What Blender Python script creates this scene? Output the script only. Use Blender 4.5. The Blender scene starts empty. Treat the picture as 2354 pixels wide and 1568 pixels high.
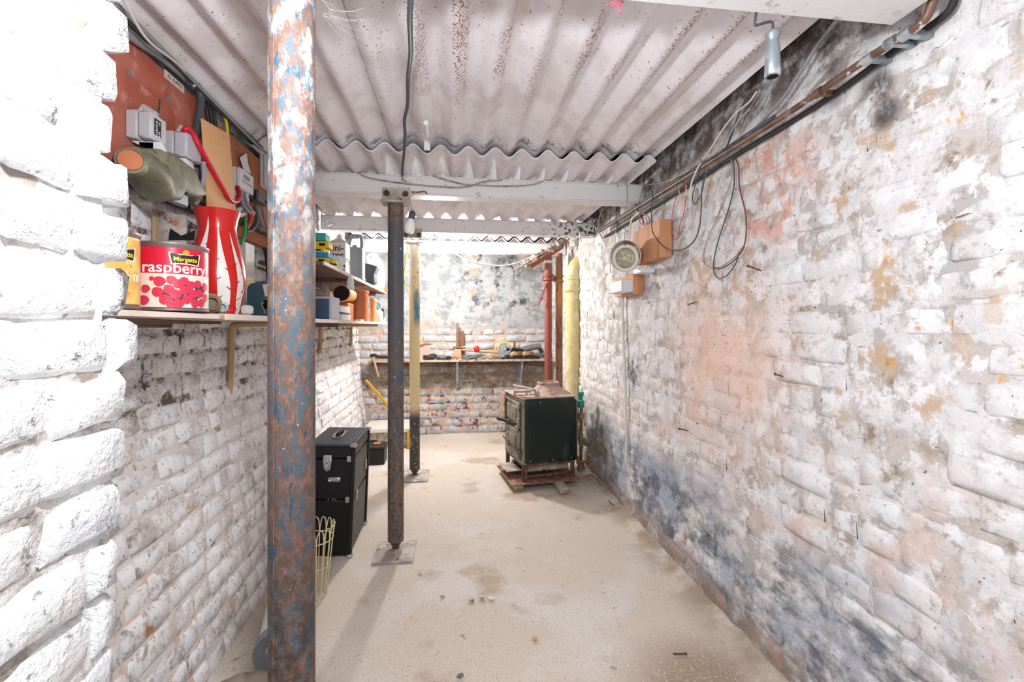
import bpy, bmesh, math, random
from mathutils import Vector, Matrix, noise as NZ
random.seed(11)
SC = bpy.context.scene
COL = SC.collection
R = math.radians

# ------------------------------------------------------------------ camera, world, lights, exposure
YAW = math.atan(132/1046.0)
cam_d = bpy.data.cameras.new('camera')
cam = bpy.data.objects.new('camera', cam_d); COL.objects.link(cam)
cam.location = (0, 0, 1.3)
cam.rotation_euler = (R(90), 0, -YAW)
cam_d.sensor_width = 36.0
cam_d.lens = 36.0*1046/2354
cam_d.shift_y = -(784-750)/2354
cam_d.clip_start = .02
SC.camera = cam
SC.view_settings.view_transform = 'Standard'
SC.view_settings.look = 'None'
SC.view_settings.gamma = 1.0
SC.view_settings.use_curve_mapping = False
SC.view_settings.exposure = 1.0
w = bpy.data.worlds.new('world'); SC.world = w; w.use_nodes = True
w.node_tree.nodes['Background'].inputs[0].default_value = (.93, .96, 1, 1)
w.node_tree.nodes['Background'].inputs[1].default_value = 0.5
def lamp(name, typ, loc, power, size=.05, color=(1,1,1)):
    l = bpy.data.lights.new(name, typ); l.energy = power; l.color = color
    l.shadow_soft_size = size
    o = bpy.data.objects.new(name, l); o.location = loc; COL.objects.link(o); return o
# the bare bulb that burns in the third bay gives off this light
bl = lamp('back_bulb_light', 'POINT', (-.15, 4.45, 1.955), 44, .035, (1, .98, .95))
# a second bulb hangs just in front of the first beam, above the picture's top edge
b2 = lamp('near_bulb_light', 'POINT', (-.13, .48, 1.80), 21, .035, (.97, .98, 1))
# added fill lamp behind the camera, brightens the sides that face it
b3 = lamp('front_fill_light', 'POINT', (.15, -.55, 1.45), 5.5, .12, (.97, .98, 1))

# ------------------------------------------------------------------ pixel helpers (2354 x 1568 photograph)
_s, _c, _f, _h = math.sin(YAW), math.cos(YAW), 1046.0, 1.3
def atZ(px, py, Z):
    d = _f*(_h-Z)/(py-750); xc = (px-1177)/_f*d
    return Vector((xc*_c+d*_s, -xc*_s+d*_c, Z))
def atX(px, py, X):
    a = (px-1177)/_f; Y = X*(_c-a*_s)/(a*_c+_s); d = X*_s+Y*_c
    return Vector((X, Y, _h-(py-750)*d/_f))
def atY(px, py, Y):
    a = (px-1177)/_f; X = Y*(a*_c+_s)/(_c-a*_s); d = X*_s+Y*_c
    return Vector((X, Y, _h-(py-750)*d/_f))

# ------------------------------------------------------------------ materials
def C(h):
    h = h.lstrip('#'); v = [int(h[i:i+2], 16)/255 for i in (0, 2, 4)]
    return tuple(x/12.92 if x <= .04045 else ((x+.055)/1.055)**2.4 for x in v)+(1,)
MATS = {}
def M(name, base, rough=.6, metal=0.0, layers=(), bump=(), coord='O', rand=0.0, emit=0, spec=.4):
    """base colour, then mixed layers of procedural patches; each layer is a dict:
    c colour, s noise scale, lo/hi threshold, d detail, dist distortion, st stretch, t 'n'/'v', w amount,
    m list of masks ('x'|'y'|'z', a, b) smooth from 0 at a to 1 at b, ('sph', centre, radius)"""
    m = bpy.data.materials.new(name); m.use_nodes = True; MATS[name] = m
    nt = m.node_tree; N = nt.nodes; L = nt.links
    bs = N['Principled BSDF']
    bs.inputs['Roughness'].default_value = rough; bs.inputs['Metallic'].default_value = metal
    bs.inputs['Specular IOR Level'].default_value = spec
    if coord == 'P':
        vec = N.new('ShaderNodeNewGeometry').outputs['Position']
    else:
        vec = N.new('ShaderNodeTexCoord').outputs['Object']
    def mth(op, a, b=None, clamp=False):
        n = N.new('ShaderNodeMath'); n.operation = op; n.use_clamp = clamp
        for i, v in enumerate((a, b)):
            if v is None: continue
            if isinstance(v, (int, float)): n.inputs[i].default_value = v
            else: L.new(v, n.inputs[i])
        return n.outputs[0]
    def rng(v, lo, hi):
        n = N.new('ShaderNodeMapRange'); n.interpolation_type = 'SMOOTHSTEP'
        L.new(v, n.inputs['Value']); n.inputs['From Min'].default_value = min(lo, hi); n.inputs['From Max'].default_value = max(lo, hi)
        if lo > hi: n.inputs['To Min'].default_value = 1; n.inputs['To Max'].default_value = 0
        return n.outputs['Result']
    sep = None
    def tex(l):
        mp = N.new('ShaderNodeMapping'); L.new(vec, mp.inputs['Vector'])
        mp.inputs['Scale'].default_value = l.get('st', (1, 1, 1)); mp.inputs['Location'].default_value = (l.get('o', 0)*3.7, l.get('o', 0)*1.3, l.get('o', 0)*2.1)
        if l.get('t', 'n') == 'v':
            n = N.new('ShaderNodeTexVoronoi'); n.feature = l.get('f', 'F1'); n.inputs['Scale'].default_value = l['s']; L.new(mp.outputs[0], n.inputs['Vector'])
            return n.outputs['Distance']
        n = N.new('ShaderNodeTexNoise'); n.inputs['Scale'].default_value = l['s']; n.inputs['Detail'].default_value = l.get('d', 4)
        n.inputs['Roughness'].default_value = l.get('r', .6); n.inputs['Distortion'].default_value = l.get('dist', 0); L.new(mp.outputs[0], n.inputs['Vector'])
        return n.outputs['Fac']
    col = None
    for l in layers:
        fac = rng(tex(l), l['lo'], l['hi'])
        for mk in l.get('m', ()):
            if mk[0] == 'sph':
                vm = N.new('ShaderNodeVectorMath'); vm.operation = 'DISTANCE'; L.new(vec, vm.inputs[0]); vm.inputs[1].default_value = mk[1]
                k = rng(vm.outputs['Value'], mk[2], mk[2]*.25)
            elif mk[0] == 'w':
                if sep is None:
                    sep = N.new('ShaderNodeSeparateXYZ'); L.new(vec, sep.inputs[0])
                k = rng(mth('COSINE', mth('MULTIPLY', mth('SUBTRACT', sep.outputs[0], mk[2]), 2*math.pi/mk[1])), mk[3], mk[4])
            elif mk[0] == 'n':
                k = rng(tex(mk[1]), mk[1]['lo'], mk[1]['hi'])
            else:
                if sep is None:
                    sep = N.new('ShaderNodeSeparateXYZ'); L.new(vec, sep.inputs[0])
                k = rng(sep.outputs['XYZ'.index(mk[0].upper())], mk[1], mk[2])
            fac = mth('MULTIPLY', fac, k)
        if l.get('w', 1) != 1: fac = mth('MULTIPLY', fac, l['w'])
        mx = N.new('ShaderNodeMix'); mx.data_type = 'RGBA'; L.new(fac, mx.inputs[0])
        if col is None: mx.inputs[6].default_value = C(base)
        else: L.new(col, mx.inputs[6])
        mx.inputs[7].default_value = C(l['c']); col = mx.outputs[2]
    if rand:
        oi = N.new('ShaderNodeObjectInfo'); hs = N.new('ShaderNodeHueSaturation')
        v = N.new('ShaderNodeMapRange'); L.new(oi.outputs['Random'], v.inputs[0]); v.inputs[3].default_value = 1-rand; v.inputs[4].default_value = 1+rand*.3
        L.new(v.outputs[0], hs.inputs['Value'])
        if col is None: hs.inputs['Color'].default_value = C(base)
        else: L.new(col, hs.inputs['Color'])
        col = hs.outputs[0]
    if col is None: bs.inputs['Base Color'].default_value = C(base)
    else: L.new(col, bs.inputs['Base Color'])
    prev = None
    for (s, st, dist) in bump:
        b = N.new('ShaderNodeBump'); b.inputs['Strength'].default_value = st; b.inputs['Distance'].default_value = dist
        L.new(tex({'s': s, 'd': 5, 'r': .65}), b.inputs['Height'])
        if prev: L.new(prev, b.inputs['Normal'])
        prev = b.outputs[0]
    if prev: L.new(prev, bs.inputs['Normal'])
    if emit:
        bs.inputs['Emission Color'].default_value = C(base); bs.inputs['Emission Strength'].default_value = emit
    return m

PITS = dict(c='#8b8784', s=38, lo=.60, hi=.68, d=3)
def right_wall(name, lo, tan):
  M(name, '#c9c2be', .88, coord='P', rand=.03, layers=[
    dict(c='#aa9c8d', s=8, lo=.45, hi=.62, d=10, r=.68, o=21),
    dict(c='#b6b3b2', s=6, lo=.46, hi=.60, d=9, r=.65, o=20),
    dict(c='#927f69', s=13, lo=.56, hi=.65, d=9, r=.68, o=2, w=.9, m=[('y', 3.4, 2.4)]),
    dict(c='#dcdbdd', s=6.5, lo=lo, hi=lo+.09, d=11, r=.70, o=23),
    dict(c='#e9e9eb', s=11, lo=lo+.06, hi=lo+.14, d=10, r=.70, o=24),
    dict(c='#c7a98a', s=7, lo=.555, hi=.63, d=10, r=.68, dist=.25, o=25, w=tan, m=[('y', 3.2, 2.0), ('z', .7, 1.2)]),
    dict(c='#dba768', s=13, lo=.605, hi=.67, d=9, r=.68, dist=.3, o=3, w=.9, m=[('z', .9, 1.2), ('y', 2.8, 1.8)]),
    dict(c='#efc9b6', s=3.5, lo=.32, hi=.60, d=10, r=.68, o=4, w=.8, m=[('sph', (1.2, 1.95, 1.14), .62)]),
    dict(c='#d99684', s=9, lo=.45, hi=.60, d=9, r=.68, o=5, w=.8, m=[('sph', (1.2, 1.62, 1.82), .34)]),
    dict(c='#dcc5bb', s=8, lo=.48, hi=.62, d=9, r=.66, o=11, w=.8, m=[('z', 1.1, .7), ('z', .2, .6)]),
    dict(c='#a09c91', s=9, lo=.44, hi=.62, d=10, r=.70, o=6, w=.75, m=[('y', 2.6, 3.2), ('z', .95, 1.3)]),
    dict(c='#a9b3c4', s=3.2, lo=.38, hi=.60, d=10, r=.66, o=7, m=[('z', .64, .42)]),
    dict(c='#6b7280', s=5.5, lo=.45, hi=.62, d=10, r=.70, st=(1, .8, 1.3), o=8, w=.95, m=[('z', .60, .36)]),
    dict(c='#33363e', s=8, lo=.53, hi=.66, d=10, r=.72, st=(1, .8, 1.2), o=18, w=.65, m=[('z', .52, .28)]),
    dict(c='#525a64', s=9, lo=.42, hi=.60, d=10, r=.70, o=14, w=.95, m=[('sph', (1.2, 2.95, .98), .17)]),
    dict(c='#857a64', s=8, lo=.38, hi=.58, d=9, r=.68, o=9, m=[('y', 3.2, 3.8), ('z', .75, .45)]),
    dict(c='#968a7e', s=9, lo=.36, hi=.56, d=9, r=.68, o=12, m=[('z', .17, .06)]),
    dict(c='#b8968b', s=11, lo=.50, hi=.60, d=9, r=.68, o=16, w=.8, m=[('z', .22, .08)]),
    dict(c='#6f625d', s=9, lo=.38, hi=.58, d=9, r=.7, o=10, m=[('z', 2.09, 2.18)]),
    dict(c='#463c3a', s=14, lo=.30, hi=.52, d=9, o=13, w=.9, m=[('sph', (1.2, 1.17, 1.98), .085)]),
    dict(c='#463c3a', s=14, lo=.30, hi=.52, d=9, o=13, w=.9, m=[('sph', (1.2, 1.14, 1.90), .07)]),
    dict(c='#9d948d', s=30, lo=.54, hi=.66, d=9, r=.75, o=26, w=.55),
    dict(c='#5a514c', s=48, lo=.645, hi=.72, d=5, r=.65, o=15),
    dict(c='#5f5650', s=16, st=(1, .45, 2.4), lo=.66, hi=.70, d=8, r=.7, o=17, w=.9),
    ], bump=[(20, .45, .010), (60, .55, .006), (190, .5, .003)])
right_wall('wall_right_paint', .455, .9)
right_wall('wall_right_brick', .395, .5)
M('wall_left_paint', '#f1f1f4', .85, coord='P', rand=.06, layers=[
    dict(c='#c9c3c0', s=7, lo=.48, hi=.64, d=10, r=.70),
    dict(c='#a3978e', s=22, lo=.55, hi=.66, d=9, r=.72, o=1, w=.75),
    dict(c='#dcae88', s=8, lo=.63, hi=.69, d=9, o=2, m=[('y', 2.6, 1.8)]),
    dict(c='#6f625a', s=60, lo=.60, hi=.68, d=5, r=.65, o=3, w=.85),
    dict(c='#64574f', s=20, lo=.53, hi=.64, d=10, r=.75, o=4, w=.9, m=[('z', .85, 1.10), ('z', 1.36, 1.30)]),  # dirt plus painted shade in the band below the lower shelf
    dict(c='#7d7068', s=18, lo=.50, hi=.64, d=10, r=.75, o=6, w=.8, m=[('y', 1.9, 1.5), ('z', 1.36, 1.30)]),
    ], bump=[(24, .5, .008), (90, .5, .004)])
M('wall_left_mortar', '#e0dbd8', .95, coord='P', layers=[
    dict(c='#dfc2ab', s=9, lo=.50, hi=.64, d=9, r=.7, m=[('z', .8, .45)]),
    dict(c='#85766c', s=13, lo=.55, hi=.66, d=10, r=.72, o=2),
    dict(c='#5b4d45', s=11, lo=.45, hi=.60, d=10, r=.72, o=5, m=[('z', .82, 1.05)])], bump=[(40, .8, .01)])  # last layer: dirty joints, shade painted in above the shelf shadow's lower edge
M('pier_paint', '#f4f5f7', .8, coord='P', rand=.03, layers=[
    dict(c='#d5dae0', s=9, lo=.50, hi=.66, d=9, r=.68),
    dict(c='#9c9b9c', s=34, lo=.585, hi=.67, d=6, r=.65, o=1),
    dict(c='#8f8b8a', s=15, st=(1, .6, 1.6), lo=.625, hi=.68, d=9, r=.7, o=3),
    dict(c='#b9906f', s=9, lo=.68, hi=.72, d=8, o=2)],
  bump=[(9, .6, .02), (26, .8, .012), (80, .7, .006)])
M('pier_mortar', '#dad7d5', .95, coord='P', layers=[
    dict(c='#958a82', s=7, lo=.46, hi=.60, d=9, r=.7),
    dict(c='#b58a68', s=8, lo=.63, hi=.69, d=8, o=2)], bump=[(40, .9, .01)])
M('wall_back_paint', '#c6c9cc', .85, coord='P', rand=.12, layers=[
    dict(c='#a1a4a7', s=10, lo=.45, hi=.62, d=10, r=.72),
    dict(c='#b59284', s=16, lo=.56, hi=.66, d=9, r=.7, o=1, w=.8),
    dict(c='#74404f', s=10, lo=.54, hi=.64, d=10, r=.7, o=2, m=[('z', .9, .6)]),
    dict(c='#b59d68', s=6, lo=.60, hi=.66, d=8, o=3, m=[('x', .6, 1.0)]),
    dict(c='#85745f', s=9, lo=.34, hi=.56, d=8, r=.7, o=6, w=.75, m=[('z', .90, .84), ('z', .48, .56)])],  # brown band: shadow under the back shelf, painted on the bricks
  bump=[(20, .5, .010)])
M('wall_back_mortar', '#c4b3a6', .95, coord='P', layers=[
    dict(c='#dcae8e', s=8, lo=.45, hi=.6, d=8),
    dict(c='#7d4a4c', s=9, lo=.53, hi=.62, d=9, r=.7, o=2, m=[('z', 1.1, .7)]),
    dict(c='#8a6f58', s=9, lo=.34, hi=.56, d=8, r=.7, o=6, w=.75, m=[('z', .90, .84), ('z', .48, .56)]),  # same painted shelf shadow, on the mortar
    dict(c='#aeb1b3', s=5, lo=.30, hi=.5, d=10, r=.72, o=4, m=[('z', 1.15, 1.35)]),
    dict(c='#8b8f93', s=6, lo=.46, hi=.60, d=10, r=.72, o=14, m=[('z', 1.15, 1.35)]),
    dict(c='#45474b', s=6, lo=.50, hi=.64, d=10, r=.72, o=5, m=[('z', 1.3, 1.55), ('x', -.3, .3)]),
    dict(c='#c99d80', s=9, lo=.58, hi=.66, d=9, r=.7, o=15, m=[('z', 1.5, 1.7)])], bump=[(30, .7, .01)])
M('floor_concrete', '#d3c8ba', .9, coord='P', layers=[
    dict(c='#dad6d1', s=1.6, lo=.46, hi=.64, d=8, o=1),
    dict(c='#b7a690', s=2.3, lo=.55, hi=.68, d=8, o=2),
    dict(c='#97826c', s=1.5, lo=.30, hi=.50, d=8, o=8, w=.9, m=[('sph', (.92, 1.50, 0), .42)]),  # shaded floor at the right front, painted in as brown
    dict(c='#b5a899', s=130, lo=.48, hi=.66, d=3, o=11, w=.55), dict(c='#e0d9d0', s=90, lo=.56, hi=.68, d=3, o=12, w=.6),
    dict(c='#9b8f80', s=60, lo=.62, hi=.72, d=3, o=3, w=.8),
    dict(c='#8a7a69', s=14, lo=.66, hi=.72, d=8, o=4, w=.7),
    dict(c='#a69886', s=4, lo=.42, hi=.58, d=8, o=7, m=[('x', .98, 1.16)]),
    dict(c='#9fb6b5', s=5, lo=.70, hi=.76, d=6, o=5, w=.5)],
  bump=[(7, .35, .02), (120, .5, .004)])
M('sheet_cement', '#efebf0', .75, coord='P', layers=[
    dict(c='#dcd5d7', s=4, lo=.45, hi=.65, d=8),
    dict(c='#d3c2ae', s=7, st=(1, .12, 1), lo=.56, hi=.72, d=5, o=4, w=.7),
    dict(c='#8f5236', s=150, st=(1, .7, 1), lo=.535, hi=.575, d=2, o=1, m=[('n', dict(s=9, st=(.8, .22, .2), lo=.40, hi=.56, d=4, o=2)), ('w', .141, .02, .1, .75), ('y', 2.15, 1.55), ('x', -.40, .05)]),
    dict(c='#8a5a40', s=80, lo=.68, hi=.73, d=2, o=3, m=[('y', 2.35, 2.0)]),
    dict(c='#7d8894', s=16, lo=.40, hi=.62, d=8, o=6, w=.9, m=[('y', 2.27, 2.35), ('y', 2.372, 2.362)]),
    dict(c='#6b4a3c', s=70, lo=.58, hi=.64, d=2, o=7, m=[('y', 2.24, 2.33), ('y', 2.372, 2.362), ('x', -.1, .1)]),
    dict(c='#94877b', s=60, lo=.68, hi=.75, d=2, o=5)],
  bump=[(50, .2, .003)])
M('beam_paint', '#e4e2e3', .45, coord='P', layers=[
    dict(c='#b8aea6', s=20, lo=.60, hi=.70, d=6),
    dict(c='#4b3a33', s=32, lo=.52, hi=.58, d=5, o=1, m=[('x', .62, .95), ('y', 3.5, 3.7), ('y', 4.2, 4.0)])], bump=[(160, .3, .003)])
M('roof_dark', '#2b2725', .95)
M('rust_blue', '#6a5246', .6, .1, layers=[
    dict(c='#876657', s=80, st=(1, 1, .6), lo=.45, hi=.6, d=9, r=.7),
    dict(c='#4c5f6c', s=55, st=(1, 1, .5), lo=.48, hi=.58, d=10, r=.74, o=1),
    dict(c='#2f4f66', s=34, st=(1, 1, .4), lo=.57, hi=.62, d=10, r=.72, o=9),
    dict(c='#b4bcbb', s=30, st=(1, 1, .6), lo=.46, hi=.66, d=9, r=.7, o=4, m=[('z', 1.2, 1.75)]),
    dict(c='#40352f', s=45, lo=.42, hi=.60, d=9, r=.72, o=2, m=[('z', 1.15, .5)]),  # dark rust low down, also painting in the post's dimly lit foot
    dict(c='#d3d0c8', s=150, lo=.72, hi=.75, d=2, o=3)], bump=[(140, .4, .002)])
M('post_grey', '#5d5c62', .6, .15, layers=[
    dict(c='#7d6a5c', s=40, st=(1, 1, .5), lo=.38, hi=.58, d=9, r=.7, m=[('z', 1.35, .8)]), dict(c='#463d38', s=50, lo=.52, hi=.62, d=8, r=.7, o=8, m=[('z', 1.2, .6)]),
    dict(c='#3f6377', s=12, st=(1, 1, .4), lo=.55, hi=.64, d=8, o=1),
    dict(c='#9a6a3c', s=40, lo=.5, hi=.6, d=4, o=5, m=[('z', 1.86, 1.95)]),
    dict(c='#d8dcdc', s=50, lo=.67, hi=.71, d=4, o=3)], bump=[(90, .35, .003)])
M('post_yellow', '#ead8a2', .6, layers=[
    dict(c='#d6cfc0', s=8, lo=.35, hi=.6, d=6, m=[('z', 1.5, 1.75)]),
    dict(c='#4f8496', s=8, st=(1, 1, .35), lo=.35, hi=.5, d=7, o=1, m=[('x', -.02, .01), ('z', 1.25, 1.4), ('z', 1.78, 1.6)]),
    dict(c='#8a5f2e', s=34, lo=.63, hi=.68, d=5, o=2),
    dict(c='#4a4a44', s=9, st=(1, 1, .5), lo=.30, hi=.45, d=8, o=3, m=[('z', .62, .50)]),
    dict(c='#dcdcd6', s=60, lo=.64, hi=.68, d=3, o=4, m=[('z', .62, .50)])], bump=[(90, .3, .003)])
M('rust_plate', '#a59d95', .7, .1, layers=[dict(c='#c2bdb5', s=12, lo=.45, hi=.6, d=7), dict(c='#80513c', s=24, lo=.58, hi=.66, d=7, o=1)], bump=[(80, .3, .002)])
M('rust_dark', '#5c463c', .7, .2, layers=[dict(c='#80604f', s=30, lo=.48, hi=.6, d=7), dict(c='#3d302b', s=18, lo=.55, hi=.65, d=6, o=1)], bump=[(90, .3, .002)])
M('rust_tray', '#a07a64', .8, .1, layers=[dict(c='#7d5442', s=14, lo=.46, hi=.6, d=8), dict(c='#c0a48e', s=30, lo=.58, hi=.68, d=6, o=1)], bump=[(90, .3, .002)])
M('stove_green', '#16231f', .28, .0, layers=[dict(c='#2c4038', s=9, st=(1, 1, .3), lo=.55, hi=.7, d=7), dict(c='#8e8f7d', s=22, st=(2.2, 2.2, .06), lo=.68, hi=.74, d=4, o=1), dict(c='#3c1f1c', s=9, lo=.48, hi=.62, d=7, o=2, m=[('z', .24, .15)])], bump=[(60, .1, .002)])
M('stove_beige', '#b39a8c', .7, layers=[dict(c='#8d6e60', s=14, lo=.5, hi=.64, d=7), dict(c='#d2c4b4', s=20, lo=.58, hi=.68, d=6, o=1)], bump=[(70, .3, .002)])
M('stove_grey', '#8c8a7c', .6, layers=[dict(c='#6a5e50', s=14, lo=.5, hi=.64, d=7), dict(c='#a2795c', s=12, lo=.6, hi=.68, d=6, o=1)], bump=[(70, .3, .002)])
M('black_metal', '#1b1a1a', .5, .2)
M('wood_pale', '#c9b09c', .7, coord='P', layers=[dict(c='#ad8b72', s=16, st=(1, .1, 1), lo=.45, hi=.65, d=6, dist=.5), dict(c='#ded2c9', s=8, lo=.55, hi=.68, d=6, o=1), dict(c='#6d503e', s=20, lo=.68, hi=.74, d=5, o=2)], bump=[(30, .2, .003)])
M('wood_dark', '#7d6357', .7, coord='P', layers=[dict(c='#5d473e', s=16, st=(1, .12, 1), lo=.45, hi=.65, d=6), dict(c='#9b8b80', s=10, lo=.6, hi=.7, d=6, o=1)])
M('wood_edge', '#e3d6cd', .7, coord='P', layers=[dict(c='#c7a88f', s=12, st=(1, .3, 1), lo=.5, hi=.68, d=6)])
M('wood_orange', '#d49a72', .65, layers=[dict(c='#b97c56', s=12, st=(1, 1, .12), lo=.45, hi=.65, d=6, dist=.4)])
M('wood_grey', '#b8ab9a', .8, layers=[dict(c='#8d8071', s=18, st=(1, .15, 1), lo=.48, hi=.62, d=7)], bump=[(40, .3, .002)])
M('board_red', '#b5604c', .75, coord='P', layers=[dict(c='#bb6f60', s=7, lo=.42, hi=.62, d=8), dict(c='#c98d80', s=16, lo=.56, hi=.68, d=7, o=2), dict(c='#c35c2a', s=5, lo=.45, hi=.55, d=6, o=3, m=[('z', 1.86, 1.78)])], bump=[(80, .2, .002)])
M('board_brown', '#b5734a', .75, coord='P', layers=[dict(c='#8e5839', s=9, lo=.48, hi=.64, d=7), dict(c='#d9c0ae', s=9, lo=.65, hi=.7, d=7, o=2)])
M('hardboard', '#d9a878', .8, layers=[dict(c='#c8925f', s=6, lo=.48, hi=.66, d=7), dict(c='#a97245', s=30, lo=.68, hi=.73, d=4, o=1)])
M('white_plastic', '#dfe2e6', .4); M('grey_plastic', '#c3c4cb', .45); M('grey_dark_plastic', '#5a6068', .45)
M('off_white', '#e6e0d6', .5); M('black_plastic', '#17181a', .45); M('black_rubber', '#26282b', .6)
M('lead_olive', '#6d6a58', .55, .1, layers=[dict(c='#8f8a72', s=10, lo=.45, hi=.62, d=7), dict(c='#4d4a3e', s=16, lo=.58, hi=.68, d=7, o=1)], bump=[(60, .2, .002)])
M('copper_disc', '#c0724a', .6); M('lead_sheath', '#5e554f', .7, layers=[dict(c='#8d8278', s=22, lo=.55, hi=.66, d=6)], bump=[(60, .4, .003)])
M('cable_black', '#25282c', .5); M('cable_grey', '#8f959c', .5); M('cable_white', '#dcd8d2', .5); M('cable_slate', '#4f545b', .5)
M('cable_dirty', '#a89f95', .6, layers=[dict(c='#7d736a', s=14, lo=.5, hi=.6, d=5)])
M('cable_red', '#d11f35', .4); M('cable_green', '#1db04b', .4); M('cable_yellow', '#e6cf2a', .4); M('cable_brown', '#6f4b3c', .5)
M('copper_pipe', '#7d5f50', .45, .3, coord='P', layers=[dict(c='#5d4a40', s=12, lo=.5, hi=.62, d=6), dict(c='#e0dcd6', s=22, lo=.56, hi=.62, d=6, o=1, m=[('y', 1.5, 1.2)])])
M('steel_pipe', '#5b4b44', .55, .3, coord='P', layers=[dict(c='#8b8f93', s=8, lo=.4, hi=.6, d=6, m=[('y', 2.0, 2.8)])])
M('chrome', '#c9cbcd', .22, .9); M('galv', '#9aa6ad', .42, .6, layers=[dict(c='#c3cbd0', s=18, lo=.5, hi=.62, d=5), dict(c='#6c7a84', s=12, lo=.58, hi=.68, d=5, o=1)])
M('case_black', '#101114', .42, bump=[(220, .25, .001)]); M('case_side', '#4a4743', .5, bump=[(260, .35, .001)]); M('case_top', '#2b3038', .38)
M('tin_metal', '#8f8682', .4, .7); M('can_red', '#d01f3c', .3, layers=[dict(c='#e04a5c', s=20, lo=.6, hi=.75, d=6)])
M('can_cream', '#eadfcf', .35); M('can_orange', '#eeb25e', .4, layers=[dict(c='#f2d07c', s=24, lo=.45, hi=.6, d=5), dict(c='#dd7f4a', s=30, lo=.62, hi=.7, d=4, o=1)])
M('berry', '#d23352', .4, layers=[dict(c='#e6718a', s=130, t='v', lo=.25, hi=.0)]); M('berry_dark', '#5b3a44', .5)
M('logo_black', '#20201f', .4); M('logo_yellow', '#f0d23a', .4); M('print_white', '#f6f1ea', .4); M('logo_orange', '#eaa23a', .4)
M('vase_red', '#cf2420', .22, layers=[dict(c='#de4b45', s=24, lo=.6, hi=.7, d=6)]); M('vase_white', '#f1eee9', .3)
M('tool_teal', '#46707f', .45, layers=[dict(c='#d9d9d2', s=26, lo=.64, hi=.67, d=5), dict(c='#7c5347', s=22, lo=.67, hi=.70, d=5, o=2)])
M('terracotta', '#b86a3c', .4, layers=[dict(c='#9d5b3b', s=6, lo=.5, hi=.68, d=6)]); M('clay_orange', '#d98a4e', .5)
M('blue_box', '#3f5b76', .5); M('box_grey', '#c2c6ce', .6); M('print_blue', '#5b62a0', .5); M('print_navy', '#33335e', .5); M('print_red', '#d96a60', .5)
M('cream_tin', '#e6d9cc', .45); M('yellow_plastic', '#efc832', .5); M('cyan_plastic', '#1f9fd0', .5); M('teal_plastic', '#3fb0b0', .5)
M('jerry_grey', '#8d96a0', .5); M('bag_dark', '#454a4e', .55, bump=[(20, .5, .01)]); M('bottle_white', '#e8efec', .5)
M('glass_clear', '#dfe6e6', .1); M('paper', '#e2e4e3', .7)
M('dark_round', '#231a1d', .95); M('stone_beige', '#9b8d7f', .9, bump=[(14, .5, .01)])
M('drain_yellow', '#cdbb84', .6, layers=[dict(c='#d9cfa6', s=9, lo=.45, hi=.62, d=6), dict(c='#8f7440', s=40, lo=.64, hi=.69, d=4, o=1), dict(c='#b59a5e', s=12, lo=.6, hi=.68, d=6, o=2)], bump=[(50, .15, .003)])
M('pipe_red', '#8f4840', .6, layers=[dict(c='#8a4640', s=14, st=(1, 1, .4), lo=.5, hi=.62, d=6), dict(c='#7d6a60', s=8, lo=.35, hi=.55, d=6, o=1, m=[('z', 1.5, 1.75)])])
M('pipe_brown', '#9c7458', .65, layers=[dict(c='#c98f4a', s=7, st=(1, 1, .5), lo=.4, hi=.6, d=6, m=[('z', 1.15, 1.3), ('z', 1.6, 1.45)]), dict(c='#6f584c', s=14, st=(1, 1, .4), lo=.5, hi=.62, d=6)])
M('lagging', '#9a8a7e', .95, layers=[dict(c='#c9bdb0', s=16, lo=.48, hi=.62, d=7), dict(c='#6a4c46', s=9, lo=.55, hi=.65, d=7, o=1)], bump=[(30, .9, .01)])
M('sealant_white', '#d6d0c8', .9, bump=[(24, .8, .01)])
M('lens', '#a9a68c', .25, layers=[dict(c='#c7c5b2', s=40, lo=.5, hi=.62, d=4)])
M('mat_brown', '#6f6358', .8, layers=[dict(c='#8f8474', s=6, lo=.45, hi=.62, d=7)], bump=[(10, .4, .01)])
M('roll_white', '#e3e0d8', .6, layers=[dict(c='#d09a3f', s=7, st=(1, 1, .2), lo=.6, hi=.66, d=6)]); M('zinc', '#8b939b', .5, .3, layers=[dict(c='#6c6f74', s=10, lo=.5, hi=.65, d=6)])
M('hole_dark', '#050505', .9); M('basket_cream', '#d8c99e', .5); M('string_pink', '#d8617a', .7); M('web', '#e8e6e4', .9)
M('bulb_lit', '#fff6ea', .3, emit=60); M('bulb_glass', '#fbfaf8', .15); M('yellow_pole', '#d9a428', .5, layers=[dict(c='#a87820', s=12, st=(1, 1, .3), lo=.55, hi=.65, d=6)])
M('pink_card', '#c9a698', .8)
M('rubble', '#cfc6bc', .9, layers=[dict(c='#8e7f72', s=30, lo=.5, hi=.6, d=5)]); M('junk_grey', '#6f7272', .6, .2); M('junk_dark', '#33312f', .6, .2); M('junk_tan', '#b99a78', .7); M('junk_rust', '#8a5f45', .7, .2)
M('hose_green', '#9bc23c', .4); M('valve_green', '#2f8f80', .5)

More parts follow.
